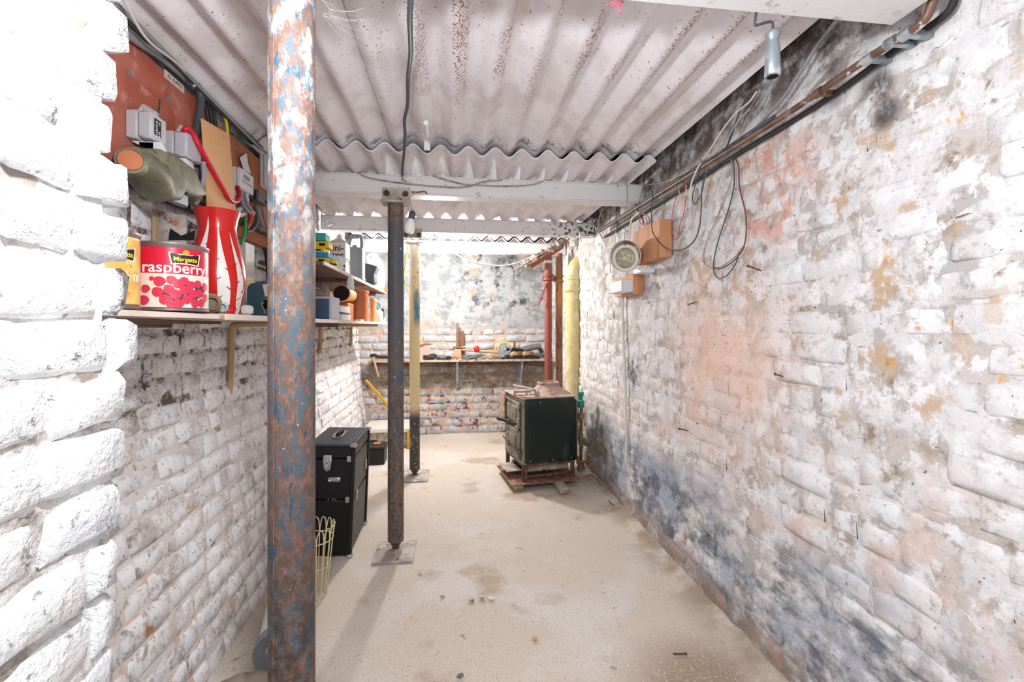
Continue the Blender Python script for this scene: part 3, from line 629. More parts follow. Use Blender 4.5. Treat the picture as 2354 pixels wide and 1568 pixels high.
# valve group beside the stove
vx, vy = 1.075, 3.80
t = thing('valve_pipework', 'small copper pipe with green valve and tap beside the stove', 'pipe', (vx, vy, .05))
part('riser', MB().tube([(vx, vy, .12), (vx, vy, .40), (vx+.01, vy+.01, .66)], .013, 10), 'copper_pipe', t)
part('valve', MB().lathe([(.022, .60), (.03, .61), (.03, .66), (.02, .67), (.02, .70), (.026, .71), (.026, .735)], (vx, vy, 0), 12), 'valve_green', t, label='verdigris green valve')
part('tee', MB().cyl((vx, vy, .33), (vx+.05, vy-.05, .30), .026, n=12).cyl((vx+.05, vy-.05, .30), (vx+.056, vy-.056, .296), .019, n=12).cyl((vx, vy, .28), (vx, vy, .38), .022, n=12), 'lead_olive', t)
part('tap', MB().cyl((vx-.05, vy-.06, .16), (vx+.06, vy-.06, .15), .012, n=8).cyl((vx-.04, vy-.06, .14), (vx-.04, vy-.06, .20), .016, n=8).cyl((vx+.05, vy-.06, .13), (vx+.05, vy-.06, .20), .014, n=8), 'junk_rust', t)
part('union', MB().lathe([(.02, .50), (.03, .505), (.03, .55), (.02, .555)], (vx, vy, 0), 6), 'lead_olive', t)
part('foot_union', MB().lathe([(.03, .06), (.035, .08), (.022, .14)], (vx, vy, 0), 10), 'lead_olive', t)
wv = [atZ(1340, 1088, .01), atZ(1366, 1098, .01), atZ(1378, 1125, .01), atZ(1396, 1128, .01), atZ(1400, 1152, .01), atZ(1420, 1168, .01)]
solo('loose_cable', MB().tube(wv, .004, 6, 4), 'cable_black', 'thin black cable snaking on floor between stove and right wall', 'cable')
solo('wire_offcut', MB().tube([atZ(1345, 1095, .02), atZ(1362, 1092, .035), atZ(1380, 1112, .02), atZ(1392, 1118, .02)], .003, 5, 4), 'cable_black', 'short curl of black wire on floor behind the stove timbers', 'wire')

# ------------------------------------------------------------------ back shelf with tools
BS = 5.30
s0, s1 = atY(846, 828, BS), atY(1262, 828, BS)
zb = .898
t = thing('back_shelf', 'long thin wooden shelf across the back wall holding tools', 'shelf', ((s0.x+s1.x)/2, 5.42, zb))
part('board', MB().box((s0.x, BS, zb-.012), (s1.x+.05, 5.54, zb+.012), .003), 'wood_grey', t)
part('batten', MB().box((s0.x, 5.50, zb-.07), (s1.x, 5.54, zb-.012), .003), 'wood_dark', t)
for px in (1051, 1196):
    p = atY(px, 850, 5.50); 
    part('bracket', MB().box((p.x-.022, 5.505, .62), (p.x+.022, 5.52, zb-.012), .004).prism([(p.x-.012, 5.505, zb-.014), (p.x-.012, 5.32, zb-.014), (p.x-.012, 5.32, zb-.028), (p.x-.012, 5.49, .60), (p.x-.012, 5.51, .56)], (1, 0, 0), 0, .024), 'galv', t, label='grey pressed steel bracket')
def at_bs(px, z=.91, y=5.40): p = atY(px, 800, y); return Vector((p.x, y, z))
g = 'tools on the back shelf'
p = at_bs(1052, y=5.46)
t = thing('wooden_clamp', 'upright timber stick with crosspiece standing on back shelf', 'tool', p, 0, g)
part('stick', MB().box((p.x-.016, 5.44, zb+.012), (p.x+.016, 5.47, 1.34), .003), 'wood_dark', t); part('crosspiece', MB().box((p.x-.06, 5.42, 1.035), (p.x+.05, 5.44, 1.06), .003), 'junk_rust', t)
part('stock', MB().prism([(p.x-.09, 5.41, zb+.012), (p.x+.05, 5.41, zb+.012), (p.x+.04, 5.41, 1.03), (p.x-.03, 5.41, 1.03)], (0, 1, 0), 0, .03, .003), 'junk_tan', t)
p2 = at_bs(1062, y=5.49)
solo('plank_offcut', MB().box((p2.x-.02, 5.485, zb+.012), (p2.x+.025, 5.505, 1.24), .002), 'junk_rust', 'reddish plank offcut leaning behind the upright stick on back shelf', 'plank', g)
a, b = at_bs(1060, 1.02, 5.45), at_bs(1148, .985, 5.45)
solo('hammer_handle', MB().tube([a, b], lambda q_: .014+.006*q_, 10, 0), 'junk_tan', 'long tan wooden tool handle lying across the back shelf', 'tool', g)
a = at_bs(1062, 1.055, 5.43); b = at_bs(1098, 1.045, 5.43)
t = thing('screwdriver', 'screwdriver with round red handle end lying beside the upright stick', 'tool', (a.x, a.y, 1.04), 0, g)
part('shank', MB().cyl(a, b-Vector((.03, 0, 0)), .006, n=8), 'chrome', t); part('red_handle', MB().blob(b+Vector((-.01, 0, -.015)), (.034, .022, .04), 2, .1), 'cable_red', t, label='red knob handle')
p = at_bs(1161, 1.03, 5.40)
t = thing('angle_grinder', 'small angle grinder with silver disc and yellow guard on back shelf', 'tool', (p.x, p.y, .94), 0, g)
part('disc', MB().cyl(p, p+Vector((0, .006, 0)), .075, n=28), 'galv', t); part('hub', MB().cyl(p+Vector((0, -.012, 0)), p, .02, n=12), 'chrome', t)
part('guard', MB().prism([(p.x+.088*math.cos(R(k)), p.y+.008, p.z+.088*math.sin(R(k))) for k in range(-10, 200, 15)], (0, 1, 0), 0, .02), 'yellow_plastic', t)
part('body', MB().cyl(p+Vector((0, .02, 0)), p+Vector((.22, .06, -.04)), .032, n=12), 'black_plastic', t)
a, b = at_bs(1152, .93, 5.36), at_bs(1240, .93, 5.36)
solo('tool_tray', MB().box((a.x, 5.33, zb+.012), (b.x, 5.50, zb+.016)).box((a.x, 5.33, zb+.012), (b.x, 5.336, .935)).box((a.x, 5.494, zb+.012), (b.x, 5.50, .935)).box((a.x, 5.33, zb+.012), (a.x+.006, 5.50, .935)).box((b.x-.006, 5.33, zb+.012), (b.x, 5.50, .935)), 'junk_dark', 'long dark tray of bits at the right end of back shelf', 'tray', g)
for i, (px, zz, r, m, lab) in enumerate(((1180, .975, .034, 'junk_tan', 'tan rounded pipe fitting in dark tray beside grinder'), (1193, .975, .034, 'junk_rust', 'brownish pipe fitting in dark tray, second from grinder'), (1206, .975, .034, 'junk_tan', 'pale pipe fitting in middle of the dark tray'), (1219, .975, .034, 'junk_rust', 'rusty pipe fitting in dark tray, fourth from grinder'))):
    p = at_bs(px, zz, 5.40)
    solo('pipe_fitting', MB().lathe([(r*.7, -.04), (r, -.03), (r, .01), (r*.8, .02), (r*.8, .04)], (p.x, p.y, p.z-.01), 14, axis=(.5, -.8, .3)), m, lab, 'fitting', g)
p = at_bs(1228, 1.03, 5.42)
t = thing('power_drill', 'old grey power drill lying on the dark tray', 'tool', (p.x, p.y, .97), 0, g)
part('drill_body', MB().tube([p+Vector((-.13, 0, -.01)), p+Vector((0, 0, .02)), p+Vector((.08, 0, .03))], .036, 10), 'junk_grey', t); part('grip', MB().tube([p+Vector((.05, 0, .02)), p+Vector((.10, -.01, -.05))], .024, 8, 0), 'junk_dark', t)
p = at_bs(1183, 1.06, 5.45)
solo('chisel', MB().box((p.x-.014, p.y-.006, zb+.06), (p.x+.012, p.y+.006, 1.12), .002), 'junk_rust', 'short rusty chisel standing upright behind the grinder', 'tool', g)
for i, (px, zz, sx, sz, m, lab) in enumerate(((990, .945, .085, .032, 'junk_dark', 'dark curved hand plane at the left end of the back shelf'), (1012, .935, .06, .03, 'junk_grey', 'grey metal lump left of the upright stick'), (1028, .93, .055, .022, 'junk_dark', 'dark oily spanner heap left of the upright stick'), (1070, .93, .045, .035, 'junk_grey', 'grey cloth bundle just right of the upright stick'), (1089, .925, .05, .022, 'cable_slate', 'slate grey pliers right of the grey cloth bundle'), (1118, .925, .06, .02, 'junk_tan', 'tan rag scrap on middle of back shelf'), (1140, .925, .05, .022, 'junk_rust', 'rusty hinge lump left of the grinder'), (1154, .93, .05, .02, 'cable_grey', 'pale grey oilstone in front of the dark tray'))):
    p = at_bs(px, zz, 5.37)
    solo('workshop_oddment', MB().blob((p.x, p.y, zz), (sx, .04, sz), 2, .35, 4, i), m, lab, 'tool', g)
for i, px in enumerate((1040, 1078, 1098, 1106, 1128)):
    p = at_bs(px, .92, 5.345); r = random.Random(i)
    solo('loose_spanner', MB().cyl((p.x-.05, p.y, .918), (p.x+.05, p.y+r.uniform(-.03, .03), .918+r.uniform(0, .03)), .007, n=6).cyl((p.x+.045, p.y, .918), (p.x+.065, p.y, .918), .014, n=6), 'galv' if i % 2 else 'junk_rust', ['spanner lying left of the upright stick foot', 'grey spanner directly right of the upright stick', 'rusty spanner below the red screwdriver', 'grey spanner right of the red screwdriver', 'rusty spanner nearest the tan rag'][i], 'tool', g)
p = at_bs(975, 1.06, 5.40)
solo('trowel_blade', MB().prism([(p.x-.10, 5.40, 1.03), (p.x+.02, 5.40, 1.075), (p.x+.12, 5.40, 1.09), (p.x+.02, 5.40, 1.105), (p.x-.06, 5.40, 1.08)], (0, 1, 0), 0, .006, .001), 'junk_rust', 'brown leaf shaped trowel blade propped up left on back shelf', 'tool', g)
pc = at_bs(972, .95, 5.38)
solo('pink_card', MB().box((pc.x-.05, 5.40, zb+.012), (pc.x+.09, 5.406, 1.055), .001), 'pink_card', 'dusty pink card standing at left end of back shelf', 'card', g)
p = at_bs(861, .93, 5.36)
t = thing('claw_hammer', 'claw hammer hanging off the left end of back shelf', 'tool', (p.x, p.y, zb), 0, g)
part('head', MB().tube([p+Vector((-.05, 0, .03)), p+Vector((0, 0, .04)), p+Vector((.05, 0, .02)), p+Vector((.16, 0, .015))], .018, 8), 'junk_dark', t); part('handle', MB().cyl(p+Vector((0, -.09, .02)), p+Vector((.06, -.10, -.20)), .012, n=8), 'junk_tan', t)
a, b = atY(842, 875, 5.05), atY(900, 945, 5.40)
solo('yellow_rod', MB().tube([a, (a+b)/2+Vector((.004, 0, .004)), b], .017, 10), 'yellow_pole', 'yellow rod leaning in the back left corner', 'rod')
# low things on the floor in the back left corner
a0, a1 = atZ(852, 1026, 0), atZ(955, 1022, 0)
t = thing('storage_crate', 'low pale grey lidded crate on the floor in back left corner', 'crate', (a0.x+.2, 5.1, 0))
part('crate_body', MB().box((a0.x-.05, 4.97, .003), (-.46, 5.42, .17), .006), 'wood_grey', t); part('lid', MB().box((a0.x-.06, 4.95, .17), (-.45, 5.43, .215), .006), 'off_white', t)
solo('ochre_board', MB().box((-.50, 4.925, .003), (-.42, 4.945, .20), .002), 'yellow_pole', 'small ochre board leaning on the pale grey crate', 'board')
a = atZ(852, 1058, 0)
t = thing('tool_box', 'small black plastic tool box behind the flight case', 'toolbox', (a.x+.1, 4.5, 0))
part('box', MB().box((a.x-.10, 4.38, .003), (a.x+.155, 4.56, .15), .008), 'black_plastic', t); part('lid', MB().box((a.x-.105, 4.37, .15), (a.x+.16, 4.57, .175), .006), 'black_rubber', t)
part('carry_handle', MB().tube([(a.x-.02, 4.46, .17), (a.x, 4.46, .205), (a.x+.08, 4.46, .205), (a.x+.10, 4.46, .17)], .010, 8, 3), 'black_plastic', t)
part('orange_catch', MB().box((a.x+.05, 4.42, .176), (a.x+.11, 4.46, .20), .005), 'clay_orange', t, label='orange catch')

# ------------------------------------------------------------------ black flight case
cx0, cx1, cy0, cy1, ch = -.842, -.588, 2.66, 3.09, .635
t = thing('flight_case', 'tall black aluminium trimmed flight case standing by dark grey post', 'case', ((cx0+cx1)/2, (cy0+cy1)/2, 0), 0)
t.rotation_euler = (0, R(2.2), 0); t.location.z = .006
def cp(n, mb, m, par=None, label=None): return part(n, mb, m, par or t, False, label)
hx, hy = (cx1-cx0)/2, (cy1-cy0)/2
cp('lower_shell', MB().box((-hx, -hy, .004), (hx, hy, .318), .006), 'case_black'); cp('upper_shell', MB().box((-hx, -hy, .322), (hx, hy, .548), .006), 'case_black'); cp('lid', MB().box((-hx, -hy, .552), (hx, hy, ch-.004), .006), 'case_black')
cp('lid_panel', MB().box((-hx+.012, -hy+.012, ch-.006), (hx-.012, hy-.012, ch), .002), 'case_top')
for z0, z1 in ((.02, .31), (.33, .54), (.56, .62)): cp('side_panel', MB().box((hx-.004, -hy+.02, z0), (hx+.002, hy-.02, z1), .001), 'case_side')
for (x, y) in ((-hx, -hy), (hx, -hy), (hx, hy)): cp('corner_trim', MB().box((x-.012, y-.012, .02), (x+.012, y+.012, ch-.02), .004), 'black_plastic')
for z in (ch-.006, .010):
    for (x, y) in ((-hx, -hy), (hx, -hy), (hx, hy)): cp('corner_cap', MB().box((x-.02, y-.02, z-.014), (x+.018, y+.018, z+.008), .007), 'chrome')
cp('edge_strip', MB().box((hx-.008, -hy, ch-.012), (hx+.004, hy, ch+.002), .003).box((-hx, -hy-.004, ch-.012), (hx, -hy+.008, ch+.002), .003), 'cable_slate')
for z in (.55, .32): cp('corner_clip', MB().box((hx-.035, -hy-.006, z-.016), (hx-.010, -hy+.002, z+.018), .002).box((hx-.012, -hy-.006, z-.006), (hx+.006, -hy+.03, z+.008), .002), 'chrome')
h = cp('carry_handle', MB().tube([(.0, -.06, ch), (.0, -.055, ch+.018), (0, .055, ch+.018), (0, .06, ch)], .009, 8, 2), 'black_plastic')
cp('handle_plate', MB().box((-.022, -.09, ch), (.022, -.045, ch+.006), .002).box((-.022, .045, ch), (.022, .09, ch+.006), .002).box((-.028, -.085, ch), (-.02, .085, ch+.012), .002).box((.02, -.085, ch), (.028, .085, ch+.012), .002), 'chrome', h)
def latch(y, z, vert=True, xx=None):
    x = xx
    l = cp('latch', MB().prism([(x-.020, y, z+.045), (x+.020, y, z+.045), (x+.024, y, z+.02), (x+.017, y, z-.035), (x, y, z-.048), (x-.017, y, z-.035), (x-.024, y, z+.02)], (0, -1, 0), 0, .006, .0015).box((x-.010, y-.013, z-.025), (x+.010, y-.004, z+.03), .002), 'chrome')
    cp('keyhole', MB().cyl((x, y-.0125, z+.002), (x, y-.0138, z+.002), .004, n=8), 'hole_dark', l)
latch(-hy-.001, .528, xx=-.012)
cp('recessed_handle', MB().box((-.004, -hy-.006, .424), (.064, -hy+.001, .450), .010, None, 3).box((.010, -hy-.010, .430), (.050, -hy-.004, .444), .003), 'chrome')
for (y, z) in ((.12, .435), (.13, .40), (-.135, .335), (-.14, .305)): cp('side_catch', MB().box((hx, y-.010, z-.014), (hx+.014, y+.012, z+.016), .002), 'chrome')
for x in (.0, .025, .04): cp('rivet', MB().cyl((x, -hy+.001, .325), (x, -hy-.003, .325), .0035, n=8), 'chrome')
# cream wire basket in front of it
bx, by = -.672, 2.30
t = thing('wire_basket', 'tapered cream wire basket in front of the black flight case', 'basket', (bx, by, 0))
RB = lambda z: .055+.11*z
for k in range(16):
    a0 = 2*math.pi*k/16
    part('wire', MB().tube([(bx+RB(z)*math.cos(a0), by+RB(z)*math.sin(a0), z) for z in (.006, .14, .28)]+[(bx+RB(.34)*math.cos(a0+.10), by+RB(.34)*math.sin(a0+.10), .335), (bx+RB(.34)*math.cos(a0+.29), by+RB(.34)*math.sin(a0+.29), .335), (bx+RB(.28)*math.cos(a0+.39), by+RB(.28)*math.sin(a0+.39), .28)], .0028, 5, 3), 'basket_cream', t)
for z in (.008, .15, .275):
    part('hoop', MB().tube([(bx+RB(z)*math.cos(R(k*15)), by+RB(z)*math.sin(R(k*15)), z) for k in range(25)], .0028, 5, 0), 'basket_cream', t)
# roll and folded cover, bottom left
p = atZ(612, 1500, .075)
c0 = Vector((-.665, 1.80, .079)); c1 = c0+Vector((-.12, .50, 0))
ax = (c1-c0).normalized()
t = thing('lagging_roll', 'white roll with grey metal end lying on floor behind nearest post', 'roll', (c0.x, c0.y, 0))
part('roll_body', MB().lathe([(.070, .02), (.072, .33), (.068, .38)], c0, 28, axis=ax), 'roll_white', t)
part('end_cap', MB().lathe([(.076, .05), (.0775, .004), (.074, 0), (.066, .004), (.036, .012), (.033, .02), (.033, .06)], c0, 32, axis=ax, cap=False), 'zinc', t, label='grey zinc end ring')
part('bore', MB().lathe([(.033, .05), (.001, .055)], c0, 24, axis=ax, cap=False), 'hole_dark', t)
def cover(u, v):
    x = -.87+.29*u; y = 1.30+.47*v
    hgt = .075*min(1, (u/.45))**.6*min(1, (1-v)/.12+.0)**.5 if v < 1 else 0
    return Vector((x, y, .006+hgt*(1+.15*nz(u, v, 3, 4))+.006*nz(u, v, 1, 9)))
solo('folded_cover', grid(MB(), cover, 0, 1, 24, 0, 1, 24), 'mat_brown', 'crumpled brownish grey cover on floor at bottom left', 'cover', smooth=60)
# debris on the floor
for i, (px, py, s, m, lab) in enumerate(((1085, 1380, .015, 'rubble', 'white chip of plaster at left of small floor hollow'), (1130, 1377, .013, 'paper', 'white chip of plaster at right of small floor hollow'), (1108, 1375, .014, 'rubble', 'brown crumb between the two white plaster chips'), (1017, 1373, .010, 'junk_tan', 'brown pebble left of the plaster chips'), (1229, 1470, .011, 'wood_orange', 'pale orange chip on the floor near the front'), (1612, 1335, .03, 'clay_orange', 'orange brick chip at the foot of right wall'), (1400, 1172, .008, 'paper', 'tiny white chip on floor beyond the stove shadow'), (1058, 1555, .012, 'junk_grey', 'grey chip on floor at bottom edge of picture'))):
    p = atZ(px, py, .006)
    solo('rubble_chip', MB().blob((p.x, p.y, .006+s*.35+(.03 if i == 5 else 0)), (s, s*.8, s*.45), 2, .4, 3, i), m, lab, 'rubble', smooth=15)
a, b = atZ(1548, 1503, .008), atZ(1577, 1503, .008)
solo('nail', MB().cyl(a, b, .003, n=6).cyl(b, b+Vector((.002, 0, 0)), .006, n=8), 'rust_dark', 'lone rusty nail lying on the floor near the front right', 'nail')

# ------------------------------------------------------------------ long lower shelf on the left wall
SX, SZ = -.72, 1.340
t = thing('lower_wall_shelf', 'long pale wooden shelf on iron brackets along the left wall', 'shelf', (-.88, 3.0, SZ))
part('board', MB().prism([(-1.06, .86, SZ-.018), (SX-.002, .86, SZ-.018), (SX, 1.535, SZ-.018), (-1.06, 1.535, SZ-.018)], (0, 0, 1), 0, .014, .0015), 'wood_pale', t)
part('board', MB().prism([(-1.10, 1.47, SZ-.020), (SX, 1.53, SZ-.020), (SX, 3.05, SZ-.020), (-1.10, 3.05, SZ-.020)], (0, 0, 1), 0, .020, .0015), 'wood_pale', t)
part('board', MB().box((-1.13, 3.055, SZ-.020), (SX, 5.03, SZ), .0015), 'wood_pale', t)
part('front_lipping', MB().box((SX-.001, 1.54, SZ-.020), (SX+.004, 3.04, SZ-.001), .001).box((SX-.001, 3.06, SZ-.020), (SX+.004, 5.02, SZ-.001), .001).box((SX-.003, .9, SZ-.018), (SX+.003, 1.5, SZ-.004), .001), 'wood_edge', t)
part('batten', MB().box((-1.06, .95, SZ-.045), (-.99, 1.75, SZ-.019), .003).prism([(-.86, 1.0, SZ-.032), (-.90, 1.02, SZ-.032), (-.93, 1.9, SZ-.032), (-.90, 1.9, SZ-.032)], (0, 0, 1), 0, .012), 'wood_dark', t)
part('joint_bar', MB().box((-1.06, 3.02, SZ-.046), (SX-.02, 3.09, SZ-.021), .002), 'wood_dark', t)
for (px, zb_, ztp) in ((543, .955, 0), (752, 1.0, 0), (824, 1.03, 0)):
    y = atX(px, 800, -1.02).y; xw = xl(y, 1.2)+.012
    b = MB().tube([(xw+.004, y, SZ-.36+.1*(px > 700)), (xw+.012, y, SZ-.20), (xw+.014, y, SZ-.06), (xw+.03, y, SZ-.034), (xw+.10, y, SZ-.030), (SX-.10, y, SZ-.030)], .014, 8)
    part('bracket', b, 'junk_tan', t, label='rust streaked iron shelf bracket')
# upper shelf
UZ_ = 1.66
t = thing('upper_wall_shelf', 'short dark wooden upper shelf with pale edge above the orange pots', 'shelf', (-.90, 3.8, UZ_))
part('board', MB().box((-1.12, 2.64, UZ_-.018), (SX-.012, 5.0, UZ_), .002), 'wood_dark', t)
part('front_lipping', MB().box((SX-.012, 2.66, UZ_-.017), (SX, 4.98, UZ_+.004), .0015), 'wood_edge', t, label='pale front edge strip')
part('batten', MB().box((-1.12, 2.75, UZ_-.05), (-1.07, 4.95, UZ_-.018)).box((-1.1, 3.4, UZ_-.042), (SX-.05, 3.45, UZ_-.018)).box((-1.1, 4.6, UZ_-.06), (SX-.05, 4.66, UZ_-.018)), 'wood_dark', t)

# tins
def tin(name, label, x, y, r, h, ang, body, word, wordsize, berries):
    t = thing(name, label, 'tin', (x, y, SZ), 0)
    z = SZ+.001
    part('can_body', MB().lathe([(r*.97, 0), (r*1.01, .002), (r*1.01, .006), (r*.985, .008), (r*.985, h-.010), (r*1.01, h-.007), (r*1.012, h), (r*.97, h), (r*.96, h-.006), (.001, h-.006)], (x, y, z), 48), 'tin_metal', t)
    zl = h*.53 if berries else .012
    part('upper_label', MB().lathe([(r*.99, zl), (r*.99, h-.014)], (x, y, z), 64, cap=False), body, t, label='printed label')
    if berries:
        part('lower_label', MB().lathe([(r*.99, .010), (r*.99, zl)], (x, y, z), 64, cap=False), 'can_cream', t, label='cream band with printed fruit')
        rr = random.Random(5)
        spots = [(-.70, .028, .013), (-.66, .058, .011), (-.36, .078, .0135), (-.40, .05, .013), (-.25, .03, .0135), (-.12, .083, .0115), (-.17, .058, .0125), (.02, .074, .0125), (-.04, .045, .0135), (.03, .02, .0125), (.15, .082, .011), (.16, .057, .0125), (.22, .032, .0125), (.32, .072, .0115), (.36, .048, .0125), (.42, .022, .0125), (.50, .076, .011), (.55, .05, .0125), (.62, .024, .0125), (.74, .07, .0125), (.76, .04, .0125), (-.12, .018, .0115), (-.52, .085, .006)]
        pb_ = MB(); pd = MB()
        for (a, zz, q) in spots:
            disc = lambda q_, dz: ([(0, 0, dz)]+[(q_*(1+.08*math.cos(5*k))*math.cos(k*math.pi/7), q_*(1+.06*math.sin(4*k))*math.sin(k*math.pi/7), dz) for k in range(14)], [(0, 1+k, 1+(k+1) % 14) for k in range(14)])
            m = MB(); m.add(*disc(q, .0012+.0002*rr.random())); wrap(m, x, y, z+zz, r*.992, ang+a*1.15); pb_.add(m.v, m.f)
        for k in range(9):
            a = -.25+k*.11; m = MB(); m.add(*disc(.012, .0006)); wrap(m, x, y, z+.035+.03*rr.random(), r*.992, ang+a*1.15); pd.add(m.v, m.f)
        part('printed_berries', pb_, 'berry', t, smooth=0); part('printed_shadows', pd, 'berry_dark', t, smooth=0)
        part('white_line', MB().lathe([(r*.993, zl-.001), (r*.993, zl+.002)], (x, y, z), 64, cap=False), 'print_white', t)
    m = text_mb(word, wordsize, None, .0003, wordsize*.012)
    part('printed_word', wrap(m, x, y, z+(zl+.018 if berries else h*.42), r*.994, ang), 'print_white', t, label='printed fruit name in white letters', smooth=0)
    # trade badge
    zc = h-.042 if berries else h*.70; da = .22 if berries else .10
    badge = lambda gx, gy, dz: ([(-.036-gx, .014+gy, dz), (-.012, .010+gy*.8, dz), (.012, .010+gy*.8, dz), (.036+gx, .014+gy, dz), (.031+gx*.8, -.014-gy, dz), (.010, -.012-gy, dz), (-.010, -.012-gy, dz), (-.031-gx*.8, -.014-gy, dz)], [(0, 7, 6, 1), (1, 6, 5, 2), (2, 5, 4, 3)])
    m = MB().add(*badge(.004, .0028, .0006)); m.f = [f[::-1] for f in m.f]; part('badge_border', wrap(m, x, y, z+zc, r*.992, ang+da), 'print_white', t, smooth=0)
    m = MB().add(*badge(0, 0, .0010)); part('badge', wrap(m, x, y, z+zc, r*.992, ang+da), 'logo_black', t, smooth=0, label='black trade badge')
    m = text_mb('Margetts', .0165, None, .0002, .0004); part('badge_word', wrap(m, x, y, z+zc-.002, r*.992+.0014, ang+da), 'logo_yellow', t, label='yellow lettering', smooth=0)
    m = MB().add([(0, 0, .0016)]+[(.0085*math.cos(k*math.pi/6), .0085*math.sin(k*math.pi/6)*.9, .0016) for k in range(12)], [(0, 1+k, 1+(k+1) % 12) for k in range(12)])
    part('badge_emblem', wrap(m, x, y, z+zc+.0165, r*.992, ang+da), 'logo_orange', t, smooth=0)
c1 = (-.80, 1.40); c0_ = (-.862, 1.205)
tin('raspberry_tin', 'big catering tin with red raspberry label on the lower shelf', c1[0], c1[1], .0925, .184, math.atan2(-c1[1], -c1[0])+.17, 'can_red', 'raspberry', .041, True)
tin('orange_tin', 'orange labelled tin half hidden behind the white brick pier', c0_[0], c0_[1], .0925, .187, math.atan2(-c0_[1], -c0_[0])+.50, 'can_orange', 'orange m', .036, False)
# red and white vase
vx, vy = -.855, 1.775
VP = [(.066, 0), (.070, .004), (.078, .05), (.090, .10), (.0925, .135), (.087, .18), (.074, .235), (.063, .285), (.060, .315), (.066, .35), (.073, .372), (.074, .376), (.070, .376), (.058, .318), (.060, .29)]
t = thing('vase', 'tall red pottery vase with white leaf pattern beside raspberry tin', 'vase', (vx, vy, SZ))
part('vase_body', MB().lathe(VP, (vx, vy, SZ+.001), 48, cap=False).lathe([(.066, 0), (.001, .0)], (vx, vy, SZ+.001), 48, cap=False), 'vase_red', t, smooth=60)
def vr(z):
    for (r0, z0), (r1, z1) in zip(VP, VP[1:]):
        if z0 <= z <= z1: return r0+(r1-r0)*(z-z0)/(z1-z0)
    return .07
def leafpatch(mb, za, zb_, a0, a1, wmax, off, mat=None, bias=.35):
    n = 18; vs = []; fs = []
    for i in range(n+1):
        q = i/n; z = za+(zb_-za)*q; a = a0+(a1-a0)*q; w_ = wmax*(math.sin(math.pi*q**bias) if q < 1 else 0)**.8
        for k in (-1, -.33, .33, 1):
            r_ = vr(z)+off; aa = a+k*w_; vs.append((vx+r_*math.cos(aa), vy+r_*math.sin(aa), SZ+.001+z))
    for i in range(n):
        for k in range(3): fs.append((i*4+k, i*4+k+1, i*4+k+5, i*4+k+4))
    return mb.add(vs, fs)
AV = math.atan2(-vy, -vx)
wm = MB(); rmk = MB()
for (za, zb_, a0, a1, w_) in ((.02, .345, -.95, -.42, .30), (.02, .315, .28, .02, .24), (.015, .30, 1.0, .62, .18), (.02, .33, -1.9, -1.6, .3), (.0, .10, .98, 1.15, .16)):
    leafpatch(wm, za, zb_, AV+a0, AV+a1, w_, .0012)
    for k in range(7):
        q = .12+.11*k; z = za+(zb_-za)*q; a = AV+a0+(a1-a0)*q; sg = 1 if k % 2 else -1; vs = []
        for (da, dz) in ((sg*w_*.95, -.002), (sg*w_*.35, .008), (sg*w_*.30, .012), (sg*w_*.95, .004)):
            r_ = vr(z+dz)+.0022; vs.append((vx+r_*math.cos(a+da), vy+r_*math.sin(a+da), SZ+.001+z+dz))
        rmk.add(vs, [(0, 1, 2, 3)])
part('white_leaves', wm, 'vase_white', t, label='white painted leaf pattern'); part('leaf_veins', rmk, 'vase_red', t)
# pipe fittings in front of the vase
def ringfit(name, label, x, y, z, r, ln, mats, cat='fitting'):
    t = thing(name, label, cat, (x, y, SZ)); ax = (Vector((-x, -y, 1.3-z))).normalized()+Vector((.12, 0, 0)); ax.normalize()
    p = Vector((x, y, z))
    part('outer_sleeve', MB().lathe([(r, -ln), (r, -.018), (r*.97, -.012), (r*.66, -.01)], p, 24, axis=ax), mats[0], t)
    part('collar', MB().lathe([(r*.74, -.02), (r*.76, .0), (r*.70, .004), (r*.55, .004), (r*.50, -.02)], p, 24, axis=ax, cap=False), mats[1], t)
    part('bore', MB().lathe([(r*.52, -.012), (.0005, -.013)], p, 20, axis=ax, cap=False), 'hole_dark', t)
ringfit('pipe_union', 'rusty brown pipe union lying in front of the red vase', -.752, 1.525, 1.372, .031, .10, ('lead_olive', 'junk_rust'))
ringfit('pipe_offcut', 'small grey pipe offcut right of the rusty pipe union', -.757, 1.60, 1.362, .021, .12, ('galv', 'galv'))
ax_ = Vector((-.765, 1.755, SZ+.021))
solo('glass_stopper', MB().lathe([(.012, 0), (.021, .008), (.022, .028), (.015, .036), (.004, .038)], (-.765, 1.80, SZ+.001), 20), 'glass_clear', 'small clear glass stopper beside the teal tool', 'stopper')
t = thing('angle_plate', 'brown drilled steel angle plate standing behind the raspberry tin', 'bracket', (-.97, 1.72, SZ))
part('plate', MB().prism([(-1.02, 1.72, SZ), (-.93, 1.72, SZ), (-.93, 1.72, 1.685), (-1.012, 1.72, 1.70), (-1.02, 1.72, 1.69)], (0, 1, 0), 0, .008, .0015), 'rust_plate', t)
part('flange', MB().box((-1.028, 1.70, SZ), (-1.02, 1.728, 1.70), .0015), 'junk_tan', t); part('drill_hole', MB().cyl((-.965, 1.7195, 1.66), (-.965, 1.7185, 1.66), .011, n=14), 'copper_disc', t)
part('gusset', MB().prism([(-.985, 1.716, 1.60), (-.905, 1.716, 1.60), (-.90, 1.716, 1.635), (-.945, 1.716, 1.615), (-.98, 1.716, 1.64)], (0, 1, 0), 0, .004), 'black_metal', t)
t = thing('glue_carton', 'white carton with yellow band between red vase and teal tool', 'carton', (-.95, 2.08, SZ))
p = atX(562, 560, -.95); q = atX(583, 600, -.95)
part('carton', MB().box((-1.0, p.y, SZ+.001), (-.945, q.y, 1.685), .003), 'off_white', t); part('yellow_band', MB().box((-1.001, p.y-.001, 1.485), (-.943, q.y+.001, 1.515), .001), 'yellow_plastic', t)
